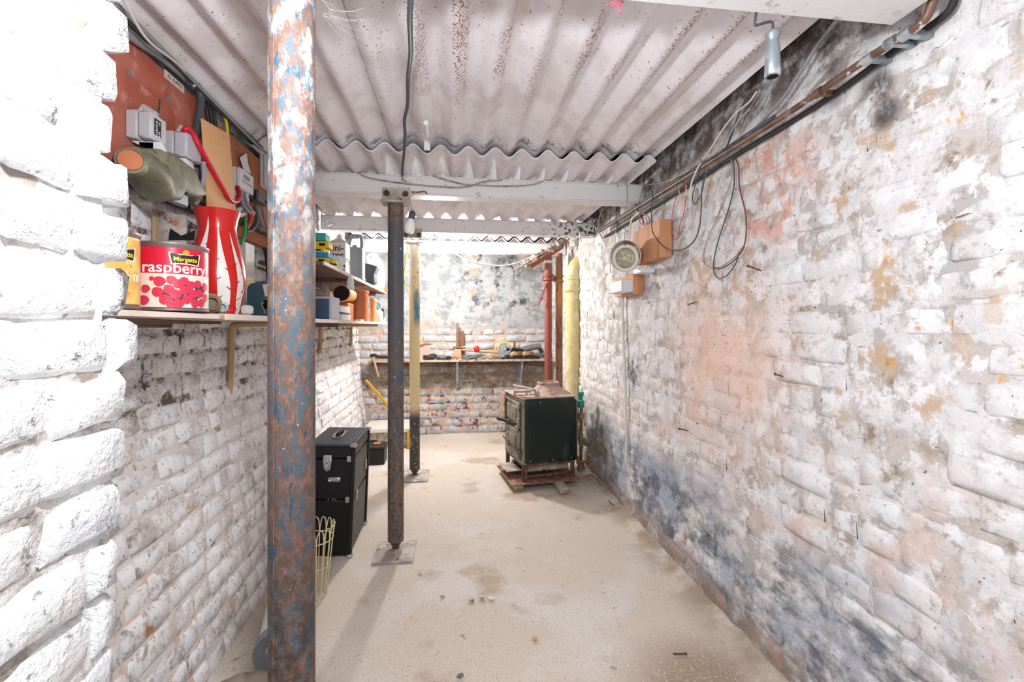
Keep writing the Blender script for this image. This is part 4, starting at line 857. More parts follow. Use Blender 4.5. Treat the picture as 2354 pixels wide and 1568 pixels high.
t = thing('teal_grinder', 'teal metal tool case with round hole and black hose, behind thick post', 'tool', (-.80, 2.15, SZ))
part('case', MB().prism([(-.865, 2.03, SZ+.001), (-.735, 2.03, SZ+.001), (-.735, 2.03, 1.50), (-.80, 2.03, 1.492), (-.855, 2.03, 1.478), (-.865, 2.03, 1.46)], (0, 1, 0), 0, .42, .006), 'tool_teal', t)
hp = Vector((-.784, 2.029, 1.392))
part('hole', MB().lathe([(.022, 0), (.0005, .0005)], hp, 22, axis=(0, -1, 0), cap=False), 'hole_dark', t); part('hole_rim', MB().tube([hp+Vector((.0225*math.cos(R(k*20)), 0, .0225*math.sin(R(k*20)))) for k in range(19)], .0016, 5, 0), 'galv', t)
part('green_wire', MB().tube([hp+Vector((-.014, -.001, -.016)), hp+Vector((-.018, -.004, 0)), hp+Vector((-.010, -.002, .008))], .003, 6), 'hose_green', t)
part('hose', MB().tube([(-.785, 2.06, 1.488), (-.788, 2.06, 1.56), (-.800, 2.06, 1.635)], .0115, 12), 'black_rubber', t)
part('chipped_badge', MB().prism([(-.80, 2.028, 1.475), (-.775, 2.028, 1.478), (-.772, 2.028, 1.43), (-.79, 2.028, 1.425)], (0, -1, 0), 0, .002), 'print_white', t)

# ------------------------------------------------------------------ electrics on the left wall
XB = -1.0
def wallq(pts, X): return [atX(a, b, X) for a, b in pts]
rb = thing('backing_board', 'red brown painted backing board behind the electric boxes', 'board', (XB, 1.7, 1.8))
y0 = 1.40; y1 = atX(452, 300, XB).y
part('panel', MB().box((XB-.02, y0, 1.765), (XB, y1+.12, 2.19), .002), 'board_red', rb)
for (px, py) in ((385, 228), (297, 170)):
    p = atX(px, py, XB); part('washer', MB().cyl(p, p+Vector((.003, 0, 0)), .010, n=14), 'galv', rb); 
lp = atX(401, 188, XB); 
t = part('name_label', MB().box((XB, lp.y-.058, lp.z-.014), (XB+.0012, lp.y+.058, lp.z+.014)), 'can_cream', rb, label='cream stuck on paper label')
part('label_text', text_mb('AZ  SUPPLY', .0165, frame(lp+Vector((.0016, 0, 0)), (0, 1, 0), (0, 0, 1), (1, 0, 0)), .0002), 'logo_black', rb, smooth=0)
y2 = atX(605, 400, XB).y
solo('backing_board', MB().box((XB-.02, y1+.14, 1.72), (XB, y2+.35, 2.165), .002), 'board_brown', 'plain brown backing board behind white meter and fuse box', 'board')
solo('wall_batten', MB().box((XB-.03, 1.35, 1.742), (XB+.008, 2.0, 1.762), .002), 'black_metal', 'thin black edge strip under the red brown backing board', 'strip')
def ebox(name, label, a, b, c_, ztop, zbot, mat, X0=XB, extra=None, slope=0):
    """a px of wall corner, b px of front near corner, c_ px of front far corner"""
    Y0 = atX(a, 300, X0).y; X1 = atY(b, 300, Y0).x; Y1 = atX(c_, 300, X1).y
    zt = atX(c_, ztop, X1).z; zb_ = atX(c_, zbot, X1).z
    t = thing(name, label, 'electric box', ((X0+X1)/2, (Y0+Y1)/2, zb_))
    dx = X1-X0
    part('base', MB().box((X0, Y0, zb_), (X0+dx*.45, Y1, zt), .004), mat, t); part('cover', MB().box((X0+dx*.46, Y0, zb_+.002), (X1, Y1, zt-.002), .006), mat, t)
    return t, X0, X1, Y0, Y1, zb_, zt
t, X0, X1, Y0, Y1, zb_, zt = ebox('fuse_box', 'pale grey service fuse box with black printed label, left of two', 287, 348, 384, 278, 340, 'grey_plastic')
part('moulded_foot', MB().tube([(X0+.02, Y0+.04, zt), (X0+.03, Y0+.04, zt+.02), (X0+.06, Y0+.04, zt)], .014, 8, 0), 'grey_plastic', t)
part('terminal_cover', MB().prism([(X0, Y0+.02, zb_-.002), (X0+.09, Y0+.02, zb_-.002), (X0+.10, Y0+.02, zb_-.03), (X0+.05, Y0+.02, zb_-.028)], (0, 1, 0), 0, Y1-Y0-.06, .003), 'white_plastic', t)
part('black_block', MB().box((X1-.05, Y0+.02, zb_-.035), (X1-.004, Y1, zb_-.003), .003), 'black_plastic', t)
ym = Y0+(Y1-Y0)*.18; lab = part('rating_label', MB().box((X1, ym, zb_+.018), (X1+.001, ym+(Y1-Y0)*.42, zt-.018)), 'logo_black', t, label='black label with white print')
rr = random.Random(3); m = MB(); hgt = zt-zb_-.05
for cidx, yy in enumerate((ym+(Y1-Y0)*.08, ym+(Y1-Y0)*.24)):
    zz = zt-.025
    for ln in ((.10, .06, .10, .05, .13, .07, .07, .11) if cidx == 0 else (.09, .04, -.35, .10, .05, .09, .05, .06)):
        if ln > 0: m.box((X1+.001, yy, zz-ln*hgt), (X1+.0014, yy+(Y1-Y0)*.10, zz))
        zz -= abs(ln)*hgt+.0035
part('print_marks', m, 'print_white', t, smooth=0)
part('seal_wire', MB().tube([(X0+.08, Y0+.02, zt), (X0+.085, Y0+.02, zt+.03), (X0+.08, Y0+.025, zt+.045)], .0015, 5).tube([(X0+.085, Y0+.02, zt), (X0+.087, Y0+.02, zt+.03), (X0+.095, Y0+.02, zt+.045)], .0015, 5), 'junk_dark', t)
t, X0, X1, Y0, Y1, zb_, zt = ebox('fuse_box', 'pale grey blank fuse box under red cable loop, right of two', 372, 429, 464, 326, 382, 'grey_plastic')
part('moulded_foot', MB().tube([(X0+.03, Y0+.04, zt-.004), (X0+.04, Y0+.04, zt+.022), (X0+.08, Y0+.04, zt-.004)], .014, 8, 0), 'grey_plastic', t)
part('terminal_cover', MB().prism([(X0+.01, Y0+.01, zb_-.001), (X0+.07, Y0+.01, zb_-.001), (X0+.075, Y0+.01, zb_-.028), (X0+.035, Y0+.01, zb_-.025)], (0, 1, 0), 0, .05, .003), 'white_plastic', t)
part('grey_tail', MB().tube([(X0+.10, Y1-.03, zb_+.005), (X0+.10, Y1-.03, zb_-.06), (X0+.06, Y1, zb_-.14)], .008, 8), 'cable_grey', t)
# olive cut-out head
XH = -.955
pl = wallq(((283, 352), (300, 342), (335, 340), (360, 348), (392, 372), (415, 388), (424, 410), (436, 426), (446, 440), (440, 452), (420, 456), (398, 452), (390, 442), (383, 461), (345, 462), (333, 440), (318, 420), (300, 396), (284, 374)), XH)
t = thing('service_cutout', 'olive grey cast service cut-out with orange round end', 'electric box', pl[9])
part('casting', MB().prism(pl, (1, 0, 0), -.035, .055, .016), 'lead_olive', t, smooth=60)
a, b = atX(300, 371, XH+.05), atX(352, 432, XH+.04)
part('barrel', MB().tube([atX(306, 364, XH+.045), atX(330, 378, XH+.05), atX(356, 410, XH+.04), atX(362, 436, XH+.02)], lambda q_: .036+.012*q_, 16), 'lead_olive', t, smooth=60)
ce_ = atX(300, 369, XH+.06); dn = (Vector((0, 0, 1.3))-ce_).normalized()*.5+Vector((.2, -.6, .25)).normalized()*.5; dn.normalize()
part('end_disc', MB().lathe([(.036, -.04), (.036, 0), (.030, .004), (.0295, 0)], ce_, 24, axis=dn), 'lead_olive', t); part('orange_bung', MB().lathe([(.028, -.01), (.028, .006), (.02, .008)], ce_, 24, axis=dn), 'copper_disc', t, label='orange round bung')
part('spout', MB().tube([atX(400, 425, XH+.02), atX(430, 440, XH+.02), atX(452, 455, XH)], lambda q_: .034-.012*q_, 14), 'lead_olive', t)
ep = atX(382, 398, XH+.057); part('cast_emblem', MB().tube([ep+Vector((0, .016*math.cos(R(k*24)), .026*math.sin(R(k*24)))) for k in range(16)], .0016, 5, 0).tube([ep+Vector((0, -.008, .012)), ep+Vector((0, .006, .004)), ep+Vector((0, -.006, -.004)), ep+Vector((0, .008, -.014))], .0016, 5), 'lead_sheath', t, label='raised cast emblem')
part('clamp_plate', MB().box(tuple(atX(388, 456, XH+.03)-Vector((.01, .0, .008))), tuple(atX(425, 450, XH+.03)+Vector((.012, 0, .008))), .003), 'galv', t)
cy = lambda l, X: [atX(a, b, X) for a, b in l]
def cable(label, pts, r, mat, name='cable', grp='electric cables on the left wall', n=8): return solo(name, MB().tube(pts, r, n, 5), mat, label, 'cable', grp, smooth=60)
cable('thick ragged lead sheathed cable running from the olive cut-out down behind vase', cy(((446, 452), (462, 458), (474, 466), (482, 495), (492, 530)), XH), .020, 'lead_sheath')
cable('thick slate cable looping from ceiling down behind the grey blank fuse box', cy(((436, 188), (455, 200), (462, 230), (455, 285), (447, 330), (452, 400), (462, 440), (468, 470)), -.965), .014, 'cable_slate')
cable('red cable looping over the blank fuse box and down across hardboard strip', [atX(425, 312, -.95), atX(424, 300, -.93), atX(432, 295, -.92), atX(445, 310, -.915), atX(462, 345, -.905), atX(486, 388, -.905), atX(510, 430, -.905), atX(530, 460, -.91), atX(545, 462, -.93), atX(550, 445, -.95), atX(546, 430, -.97)], .0095, 'cable_red')
cable('black fat cable running along the top left edge of the ceiling', cy(((270, 22), (330, 78), (390, 135), (440, 185), (480, 228), (540, 285), (600, 340)), -.962), .012, 'cable_slate')
cable('grey fat cable under the black one at the ceiling edge', cy(((270, 62), (320, 98), (366, 128), (420, 172)), -.975), .013, 'cable_grey')
cable('slate cable lying against the sheets beside the black ceiling cable', cy(((270, 12), (340, 80), (440, 180), (520, 262), (590, 332), (612, 352)), -.94), .007, 'cable_grey')
cable('thin white cable hanging along the left edge of the near ceiling sheet', [atX(280, -12, -.88), atX(318, 62, -.90), atX(350, 102, -.915), atX(400, 140, -.93), atX(440, 176, -.94), atX(452, 192, -.945), atX(445, 198, -.95)], .0042, 'cable_white')
for i, (px, sh) in enumerate(((474, 0), (483, 4), (491, 8))):
    cable(['leftmost of three black cables dropping behind hardboard strip top', 'middle of three black cables dropping behind hardboard strip top', 'rightmost of three black cables dropping behind hardboard strip top'][i], cy(((px-10, 225+sh), (px, 250+sh), (px+6, 290+sh), (px+8, 330)), -.978), .007, 'cable_black')
cable('short yellow cable rising behind the top right of hardboard strip', cy(((516, 268), (521, 285), (523, 312), (522, 340)), -.972), .006, 'cable_yellow')
# hardboard strip
hb = wallq(((461, 272), (524, 309), (541, 505), (476, 500)), -.925)
solo('hardboard_strip', MB().prism(hb, (1, 0, 0), 0, .006, .001), 'hardboard', 'tan hardboard strip propped between fuse boxes and red vase', 'board')
# white meter, fuse board and isolator
t, X0, X1, Y0, Y1, zb_, zt = ebox('meter', 'white electricity meter with slanted face beside the hardboard strip', 531, 553, 584, 405, 452, 'white_plastic')
part('display', MB().box((X1, Y0+.03, zt-.045), (X1+.002, Y0+.09, zt-.025), .0005), 'cable_grey', t); part('slot', MB().box((X1, Y0+.02, zt-.062), (X1+.0015, Y0+.12, zt-.056)), 'cable_grey', t)
part('terminal_shield', MB().prism([(X0, Y0+.02, zb_+.002), (X1-.01, Y0+.02, zb_+.002), (X1-.02, Y0+.02, zb_-.03), (X0, Y0+.02, zb_-.03)], (0, 1, 0), 0, Y1-Y0-.03, .003), 'white_plastic', t)
t, X0, X1, Y0, Y1, zb_, zt = ebox('fuse_board', 'tall plain white fuse board partly hidden by the thick post', 596, 613, 668, 330, 470, 'white_plastic')
part('lid_line', MB().box((X1, Y0+.004, zb_+.006), (X1+.002, Y1-.01, zt-.006), .001), 'white_plastic', t)
t, X0, X1, Y0, Y1, zb_, zt = ebox('isolator_switch', 'dark grey isolator switch below the white meter', 578, 594, 615, 448, 476, 'grey_dark_plastic', X0=-.985)
part('terminal_block', MB().box((X0, Y0-.06, zb_), (X1-.015, Y0-.002, zt-.01), .003), 'black_plastic', t); part('screw', MB().cyl((X1, Y1-.02, zb_+.02), (X1+.003, Y1-.02, zb_+.02), .006, n=8), 'hole_dark', t)
pw = wallq(((551, 362), (566, 352), (570, 380), (577, 400), (560, 392)), -.985)
solo('paper_tag', MB().prism(pw, (1, 0, 0), 0, .002), 'paper', 'curled white paper tag above the meter', 'tag')
for lab, pts, r, mat in (
    ('left grey tail curving from the meter to the isolator', ((554, 438), (556, 460), (566, 482), (582, 494)), .0085, 'cable_grey'),
    ('right grey tail curving from the meter to the isolator', ((562, 442), (566, 462), (574, 480), (584, 490)), .0085, 'cable_grey'),
    ('black tail looping down from isolator to the rusty conduit', ((585, 474), (590, 490), (590, 510), (580, 528), (566, 533)), .0085, 'cable_slate'),
    ('short thick red tail below the isolator', ((573, 470), (576, 495), (573, 512), (566, 524)), .0095, 'cable_red'),
    ('bright green earth cable hanging left of the red tail', ((565, 500), (564, 520), (562, 540), (554, 560)), .007, 'cable_green'),
    ('thin green earth cable right of the isolator', ((616, 478), (618, 495), (620, 510), (623, 520)), .005, 'cable_green'),
    ('outer thin grey cable below the fuse board', ((622, 478), (626, 492), (625, 510), (618, 518)), .005, 'cable_grey'),
    ('first pale grey cable below the isolator', ((594, 478), (598, 500), (606, 520)), .006, 'cable_grey'),
    ('second pale grey cable below the isolator', ((606, 480), (608, 500), (612, 516)), .006, 'cable_grey'),
    ('thin black cable crossing behind the meter tails', ((552, 492), (560, 485), (568, 478)), .003, 'cable_black')):
    cable(lab, cy(pts, -.955), r, mat)
solo('iron_conduit', MB().tube(cy(((548, 505), (575, 515), (610, 532), (680, 568)), -.985), .018, 10), 'lead_sheath', 'rusty old iron conduit on the left wall below the isolator', 'conduit')
sk = wallq(((540, 478), (560, 470), (566, 490), (545, 500)), -.985)
solo('socket_plate', MB().prism(sk, (1, 0, 0), 0, .02, .003), 'off_white', 'dirty white switch plate behind the meter tails', 'socket')

# ------------------------------------------------------------------ things on the upper shelf
uz = UZ_+.001
g = 'small cartons on the upper shelf'
def bx(name, label, lo, hi, mat, cat, bev=.003, group=None): return solo(name, MB().box(lo, hi, bev), mat, label, cat, group)
yb0 = 2.91
for i, (z0, z1, mat, x1, dy_, lab) in enumerate(((0, .026, 'cyan_plastic', -.79, 0, 'bottom blue carton of stack beside the thick post'), (.027, .062, 'yellow_plastic', -.775, .01, 'yellow carton just above the bottom blue one'), (.063, .092, 'cyan_plastic', -.77, .0, 'upper blue carton in the middle of stack'), (.093, .125, 'yellow_plastic', -.795, .01, 'yellow carton resting on the upper blue one'), (.126, .166, 'yellow_plastic', -.775, .03, 'pale yellow carton second from top of stack'))):
    t = thing('small_carton', lab, 'carton', (x1-.05, yb0+.06, uz+z0), 0, g)
    part('carton', MB().box((x1-.10, yb0+dy_, uz+z0), (x1, yb0+.11+dy_, uz+z1), .002), mat, t)
    if mat == 'yellow_plastic': part('dark_print', MB().box((x1-.055, yb0+dy_-.001, uz+z0+.010), (x1-.02, yb0+dy_, uz+z1-.012)), 'logo_black', t)
bx('small_carton', 'teal carton on top of stack beside the thick post', (-.875, 2.93, uz+.168), (-.79, 3.03, uz+.215), 'teal_plastic', 'carton', .003, g)
p = atX(766, 598, -.745)
t = thing('tape_roll', 'little yellow roll at the front edge of the upper shelf', 'roll', (p.x, p.y, uz))
part('roll', MB().lathe([(.022, 0), (.024, .003), (.024, .04), (.022, .043), (.010, .043), (.010, .038)], (p.x, p.y, uz), 18), 'yellow_plastic', t); part('core', MB().lathe([(.0235, .012), (.0245, .014), (.0245, .024), (.0235, .026)], (p.x, p.y, uz), 18, cap=False), 'logo_black', t)
# cream solvent tin
tx, ty = -.845, 3.44
t = thing('solvent_tin', 'square cream tin with navy lettering on the upper shelf', 'tin', (tx, ty, uz))
part('body', MB().box((tx-.055, ty, uz), (tx+.055, ty+.14, uz+.255), .004), 'cream_tin', t); 
part('shoulder', MB().add([(tx-.055, ty, uz+.255), (tx+.055, ty, uz+.255), (tx+.055, ty+.14, uz+.255), (tx-.055, ty+.14, uz+.255), (tx-.016, ty+.05, uz+.29), (tx+.016, ty+.05, uz+.29), (tx+.016, ty+.09, uz+.29), (tx-.016, ty+.09, uz+.29)], [(0, 1, 5, 4), (1, 2, 6, 5), (2, 3, 7, 6), (3, 0, 4, 7), (4, 5, 6, 7)]), 'cream_tin', t, smooth=0)
part('screw_cap', MB().lathe([(.016, .288), (.016, .315), (.014, .318)], (tx, ty+.07, uz), 14), 'white_plastic', t)
part('lettering', text_mb('fini-', .062, frame((tx-.002, ty-.0008, uz+.207), (1, 0, 0), (0, 0, 1), (0, -1, 0)), .0003, .0012), 'print_navy', t, smooth=0)
part('lettering', text_mb('tec', .062, frame((tx+.006, ty-.0008, uz+.155), (1, 0, 0), (0, 0, 1), (0, -1, 0)), .0003, .0012), 'print_navy', t, smooth=0)
part('blue_band', MB().box((tx-.054, ty-.0012, uz+.098), (tx+.054, ty, uz+.128)), 'print_blue', t); part('red_band', MB().box((tx-.054, ty-.0012, uz+.062), (tx+.054, ty, uz+.094)), 'print_red', t)
part('blank_side', MB().box((tx+.055, ty+.004, uz+.01), (tx+.057, ty+.136, uz+.25)), 'off_white', t)
p = atX(785, 600, -.77); solo('clear_bag', MB().blob((p.x-.02, p.y-.1, uz+.055), (.06, .06, .056), 3, .4, 5, 4), 'paper', 'crumpled pale bag in front of the cream tin', 'bag')
bx('white_carton', 'small white carton between yellow roll and crumpled bag', (-.80, 3.04, uz), (-.755, 3.09, uz+.075), 'off_white', 'carton')
# grey jerrycan
jx, jy = -.782, 3.72
t = thing('jerrycan', 'tall grey plastic jerrycan with big loop handle and ribbed side', 'jerrycan', (jx, jy, uz))
part('body', MB().box((jx-.056, jy, uz), (jx+.056, jy+.13, uz+.265), .010, None, 3), 'jerry_grey', t, smooth=60)
for k in range(13): part('rib', MB().box((jx+.022, jy-.004, uz+.045+k*.0165), (jx+.0585, jy+.05, uz+.053+k*.0165), .002), 'jerry_grey', t)
part('base_band', MB().box((jx-.058, jy-.003, uz+.008), (jx+.059, jy+.132, uz+.03), .004), 'jerry_grey', t)
part('loop_handle', MB().tube([(jx-.050, jy+.05, uz+.262), (jx-.052, jy+.05, uz+.30), (jx-.03, jy+.05, uz+.355), (jx+.02, jy+.05, uz+.362), (jx+.042, jy+.05, uz+.34), (jx+.044, jy+.05, uz+.262)], .014, 10), 'jerry_grey', t, smooth=60)
part('cap', MB().lathe([(.02, .26), (.022, .265), (.022, .29), (.018, .295)], (jx-.02, jy+.10, uz), 14), 'jerry_grey', t)
p = atX(852, 612, -.745)
solo('dark_sack', MB().prism([(p.x-.06, p.y, uz), (p.x+.035, p.y+.02, uz+.03), (p.x+.03, p.y, uz+.11), (p.x+.065, p.y-.02, uz+.175), (p.x-.01, p.y, uz+.195), (p.x-.07, p.y, uz+.21)], (0, 1, 0), 0, .16, .014), 'bag_dark', 'dark grey crumpled sack right of the grey jerrycan', 'sack')
p = atX(862, 600, -.83)
t = thing('water_carrier', 'big rounded white plastic container at far end of upper shelf', 'container', (p.x, p.y, uz))
part('body', MB().lathe([(.085, 0), (.098, .012), (.098, .20), (.09, .27), (.07, .33), (.04, .37), (.03, .385), (.03, .40)], (p.x, p.y, uz), 28), 'bottle_white', t, smooth=60); part('grip', MB().tube([(p.x-.06, p.y-.06, uz+.32), (p.x-.05, p.y-.10, uz+.36), (p.x+.0, p.y-.05, uz+.40)], .012, 8), 'bottle_white', t)
p = atX(884, 668, -.735); solo('brick_offcut', MB().blob((p.x, p.y-.04, uz+.02), (.045, .04, .022), 2, .3, 3, 8), 'terracotta', 'orange brick scrap on the far end of upper shelf', 'rubble', smooth=20)
# plug dangling on a white flex
px_, py_ = -.705, 3.21
t = thing('dangling_plug', 'white mains plug dangling on a cord off the upper shelf', 'plug', (px_, py_, 1.52))
part('flex', MB().tube([(-.77, py_+.02, UZ_+.10), (px_-.01, py_, UZ_+.085), (px_, py_, UZ_+.0), (px_, py_, 1.645)], .0045, 8), 'cable_white', t)
part('plug_body', MB().prism([(px_-.008, py_, 1.645), (px_+.008, py_, 1.645), (px_+.022, py_, 1.60), (px_+.020, py_, 1.585), (px_+.024, py_, 1.56), (px_+.014, py_, 1.545), (px_-.006, py_, 1.548), (px_-.026, py_, 1.565), (px_-.020, py_, 1.585), (px_-.022, py_, 1.605)], (0, 1, 0), 0, .022, .003), 'white_plastic', t)

# ------------------------------------------------------------------ right half of the lower shelf
lz = SZ+.001
t = thing('tool_case', 'grey box with dark blue front on lower shelf beside thick post', 'box', (-.84, 3.0, lz))
part('box', MB().box((-.92, 2.955, lz), (-.762, 3.16, lz+.145), .003), 'box_grey', t); part('blue_front', MB().box((-.915, 2.95, lz+.004), (-.775, 2.956, lz+.130), .002), 'blue_box', t)
solo('stone_lump', MB().blob((-.875, 3.05, lz+.168), (.05, .05, .026), 3, .2, 3, 1), 'stone_beige', 'flat beige stone on top of the grey and blue box', 'stone'); solo('stone_lump', MB().blob((-.90, 3.30, lz+.135), (.04, .045, .13), 3, .2, 3, 2), 'stone_beige', 'upright beige stone beside the black pipe mouth, under upper shelf', 'stone')
def clay(name, label, x, y, z, r, h, mat='terracotta', axis=(0, 0, 1), cat='pipe'):
    t = thing(name, label, cat, (x, y, z), 0, 'clay pipe fittings on the lower shelf'); k = h
    part('pipe_wall', MB().lathe([(r*.93, 0), (r*.93, k*.64), (r*1.0, k*.70), (r*1.0, k*.92), (r*1.06, k*.93), (r*1.06, k*.99), (r*1.0, k), (r*.86, k), (r*.86, k*.6)], (x, y, z), 28, axis=axis, cap=False), mat, t)
    q = Vector(axis).normalized(); part('bore', MB().lathe([(r*.87, k*.72), (.001, k*.72)], (x, y, z), 20, axis=axis, cap=False), 'dark_round', t); return t
clay('clay_coupler', 'large brown orange clay pipe coupler standing on lower shelf', -.792, 3.95, lz, .073, .256)
clay('clay_coupler', 'small pale orange coupler right of the large clay one', -.752, 4.37, lz, .028, .215, 'clay_orange')
clay('clay_coupler', 'orange coupler hidden behind the left side of the large clay one', -.90, 4.06, lz, .055, .19, 'clay_orange')
a = Vector((-.80, 3.37, 1.535)); dv = Vector((.05, -1, -.02)).normalized()
t = thing('clay_elbow', 'orange clay pipe lying with its black open mouth facing out', 'pipe', (-.80, 3.60, lz+.09), 0, 'clay pipe fittings on the lower shelf')
part('pipe_wall', MB().lathe([(.050, .36), (.050, .10), (.058, .09), (.060, .0), (.054, -.004), (.052, .03)], a-dv*0, 28, axis=-dv, cap=False), 'clay_orange', t); part('bore', MB().lathe([(.054, .002), (.001, .003)], a, 24, axis=-dv, cap=False), 'dark_round', t, label='black open mouth')
bx('terracotta_block', 'small terracotta block propping up the lying clay pipe', (-.86, 3.52, lz), (-.79, 3.72, lz+.134), 'terracotta', 'block')
for i, (z0, z1, x1, m) in enumerate(((0, .040, -.752, 'paper'), (.042, .052, -.76, 'cable_slate'), (.054, .098, -.757, 'paper'))):
    bx('paper_packet', ['bottom white packet left of the large clay coupler', 'thin dark booklet between two white packets', 'top white packet left of large clay coupler'][i], (-.90, 3.19, lz+z0), (x1, 3.44, lz+z1), m, 'packet', .002, 'packets on the lower shelf')
t = thing('wooden_box', 'small pinkish wooden box at the far end of lower shelf', 'box', (-.77, 4.6, lz))
part('box', MB().box((-.86, 4.57, lz), (-.745, 4.78, lz+.105), .003), 'wood_pale', t); part('end_board', MB().box((-.742, 4.60, lz), (-.728, 4.82, lz+.11), .002), 'wood_edge', t)
t = thing('shaving_mirror', 'small round mirror with white rim on the pinkish wooden box', 'mirror', (-.78, 4.70, lz+.107))
mm = Vector((-.775, 4.68, lz+.16)); part('rim', MB().lathe([(.05, 0), (.054, .004), (.05, .010), (.044, .010)], mm, 26, axis=(.25, -1, .1), cap=False), 'off_white', t); part('glass', MB().lathe([(.047, .006), (.001, .006)], mm, 26, axis=(.25, -1, .1), cap=False), 'tool_teal', t); part('stand', MB().box((-.79, 4.68, lz+.106), (-.76, 4.72, lz+.115)), 'off_white', t)
solo('black_hook', MB().tube([(-.735, 4.84, lz+.03), (-.73, 4.83, lz+.11), (-.745, 4.82, lz+.14), (-.77, 4.82, lz+.13)], .009, 8), 'black_metal', 'black bent hook at the far tip of lower shelf', 'hook')
bx('small_block', 'pale wood offcut at the front far end of lower shelf', (-.74, 4.86, lz), (-.722, 4.95, lz+.05), 'wood_edge', 'block')
bx('wood_slip', 'thin wooden slip lying at foot of the large clay coupler', (-.77, 3.66, lz), (-.725, 3.80, lz+.012), 'wood_edge', 'block')

# ------------------------------------------------------------------ under the ceiling
# bulb that burns in the third bay, on its flex
bx_, by_, bz_ = -.15, 4.45, 2.03
t = thing('lit_bulb', 'glowing bare bulb on a short flex before the last white beam', 'bulb', (bx_, by_, bz_))
part('flex', MB().tube([(bx_, by_, 2.20), (bx_+.004, by_, 2.13), (bx_, by_, 2.085)], .004, 6), 'cable_white', t); part('lampholder', MB().lathe([(.012, .055), (.018, .05), (.018, .02), (.014, .012)], (bx_, by_, bz_+.03), 14), 'cable_dirty', t)
part('glass', MB().lathe([(.013, .04), (.016, .03), (.026, .008), (.031, -.014), (.028, -.03), (.016, -.043), (.001, -.047)], (bx_, by_, bz_+.005), 18), 'bulb_lit', t, label='glowing glass')
# unlit bulb beside the grey post
q = atY(942, 520, 2.66)
t = thing('unlit_bulb', 'unlit white bulb in dark lampholder right of grey post head', 'bulb', q)
ax = Vector((.10, 0, .5)).normalized()
part('glass', MB().lathe([(.001, -.043), (.018, -.040), (.029, -.024), (.031, -.008), (.026, .014), (.016, .036), (.013, .046)], q, 22, axis=ax, cap=False), 'bulb_glass', t)
part('lampholder', MB().lathe([(.016, .042), (.019, .046), (.019, .078), (.014, .084), (.008, .09)], q, 14, axis=ax), 'cable_slate', t)
part('flex', MB().tube([q+ax*.085, atY(945, 478, 2.66), atY(942, 455, 2.69), atY(955, 441, 2.70)], .0032, 6), 'cable_dirty', t)
# hanging black cable
solo('hanging_cable', MB().tube([atY(947, -30, 1.08), atY(942, 40, 1.20), atY(944, 120, 1.42), atY(938, 180, 1.62), atY(937, 240, 1.85), atY(930, 275, 1.96), atY(931, 310, 2.10), atY(929, 350, 2.27), atY(925, 388, 2.52), atY(924, 403, 2.70)], lambda k: .0075-.001*k, 8, 6), 'cable_slate', 'slate flex running below the near ceiling to the white beam', 'cable', smooth=60)
def flex(label, pts, Y, r, mat='cable_dirty', grp='thin flexes along the white beam'): return solo('flex', MB().tube([atY(a, b, Y) for a, b in pts], r, 6, 6), mat, label, 'cable', grp, smooth=60)
flex('long grey flex sagging along white beam from the left', ((820, 395), (845, 408), (900, 418), (960, 425), (1040, 431), (1080, 428), (1110, 418), (1150, 414), (1155, 408)), 2.715, .0042)
flex('grey flex sagging along white beam at its middle', ((985, 401), (1020, 412), (1070, 424), (1110, 426), (1160, 428), (1220, 425), (1250, 416)), 2.708, .0038)
flex('short flex stub hooked on white beam above the post bracket', ((925, 398), (924, 410), (930, 416), (936, 417)), 2.712, .0042)
flex('thin string tied down the white beam near its right end', ((1440, 418), (1442, 440), (1442, 468)), 2.712, .002)
flex('pair of thin wires tied across right end of the white beam', ((1478, 428), (1474, 445), (1468, 468), (1472, 470), (1480, 448), (1484, 428)), 2.712, .002)
solo('beam_wire_clip', MB().tube([atY(945, 441, 2.71), atY(960, 442, 2.71), atY(975, 440, 2.70), atY(982, 445, 2.70)], .004, 6), 'junk_rust', 'bent wire clip on white beam beside the grey post bracket', 'clip')
# glass tube on a hook
p = atY(980, 295, 2.05)
t = thing('glass_tube', 'small clear tube hanging from near ceiling sheet beside slate flex', 'tube', (p.x, p.y, 2.16))
a, b = atY(979, 282, 2.02), atY(983, 310, 2.12)
part('tube', MB().tube([a, b], .011, 12, 0), 'glass_clear', t); part('holder', MB().box(tuple(atY(975, 345, 2.30)-Vector((0, .004, 0))), tuple(atY(989, 312, 2.30)+Vector((0, .004, 0)))), 'glass_clear', t)
# caulking handle on its wire hook under the near beam
hx_, hy_ = .828, 1.06
h0 = atY(1770, 48, hy_); h1 = atY(1776, 176, hy_)
t = thing('hook_tool', 'galvanised tubular handle hanging from wire hook under the near beam', 'tool', h1)
part('grip', MB().lathe([(r_, z_*.72) for r_, z_ in ((.016, 0), (.0185, .003), (.0180, .05), (.0170, .10), (.0135, .118), (.0135, .128), (.018, .142), (.0175, .152), (.011, .160), (.008, .164))], h1, 20), 'galv', t, smooth=60)
part('open_end', MB().lathe([(.0135, -.0006), (.001, -.0004)], h1, 18, cap=False), 'hole_dark', t)
part('lug', MB().tube([h1+Vector((.004, 0, .103)), h1+Vector((.020, 0, .112)), h1+Vector((.021, 0, .119))], .0055, 8, 3), 'galv', t)
part('wire_hook', MB().tube([h1+Vector((0, 0, .116)), h1+Vector((0, 0, .136)), h1+Vector((-.012, 0, .137)), h1+Vector((-.045, -.004, .124)), h1+Vector((-.053, -.006, .125)), h1+Vector((-.053, -.012, .150))], .0032, 8, 3), 'cable_slate', t)
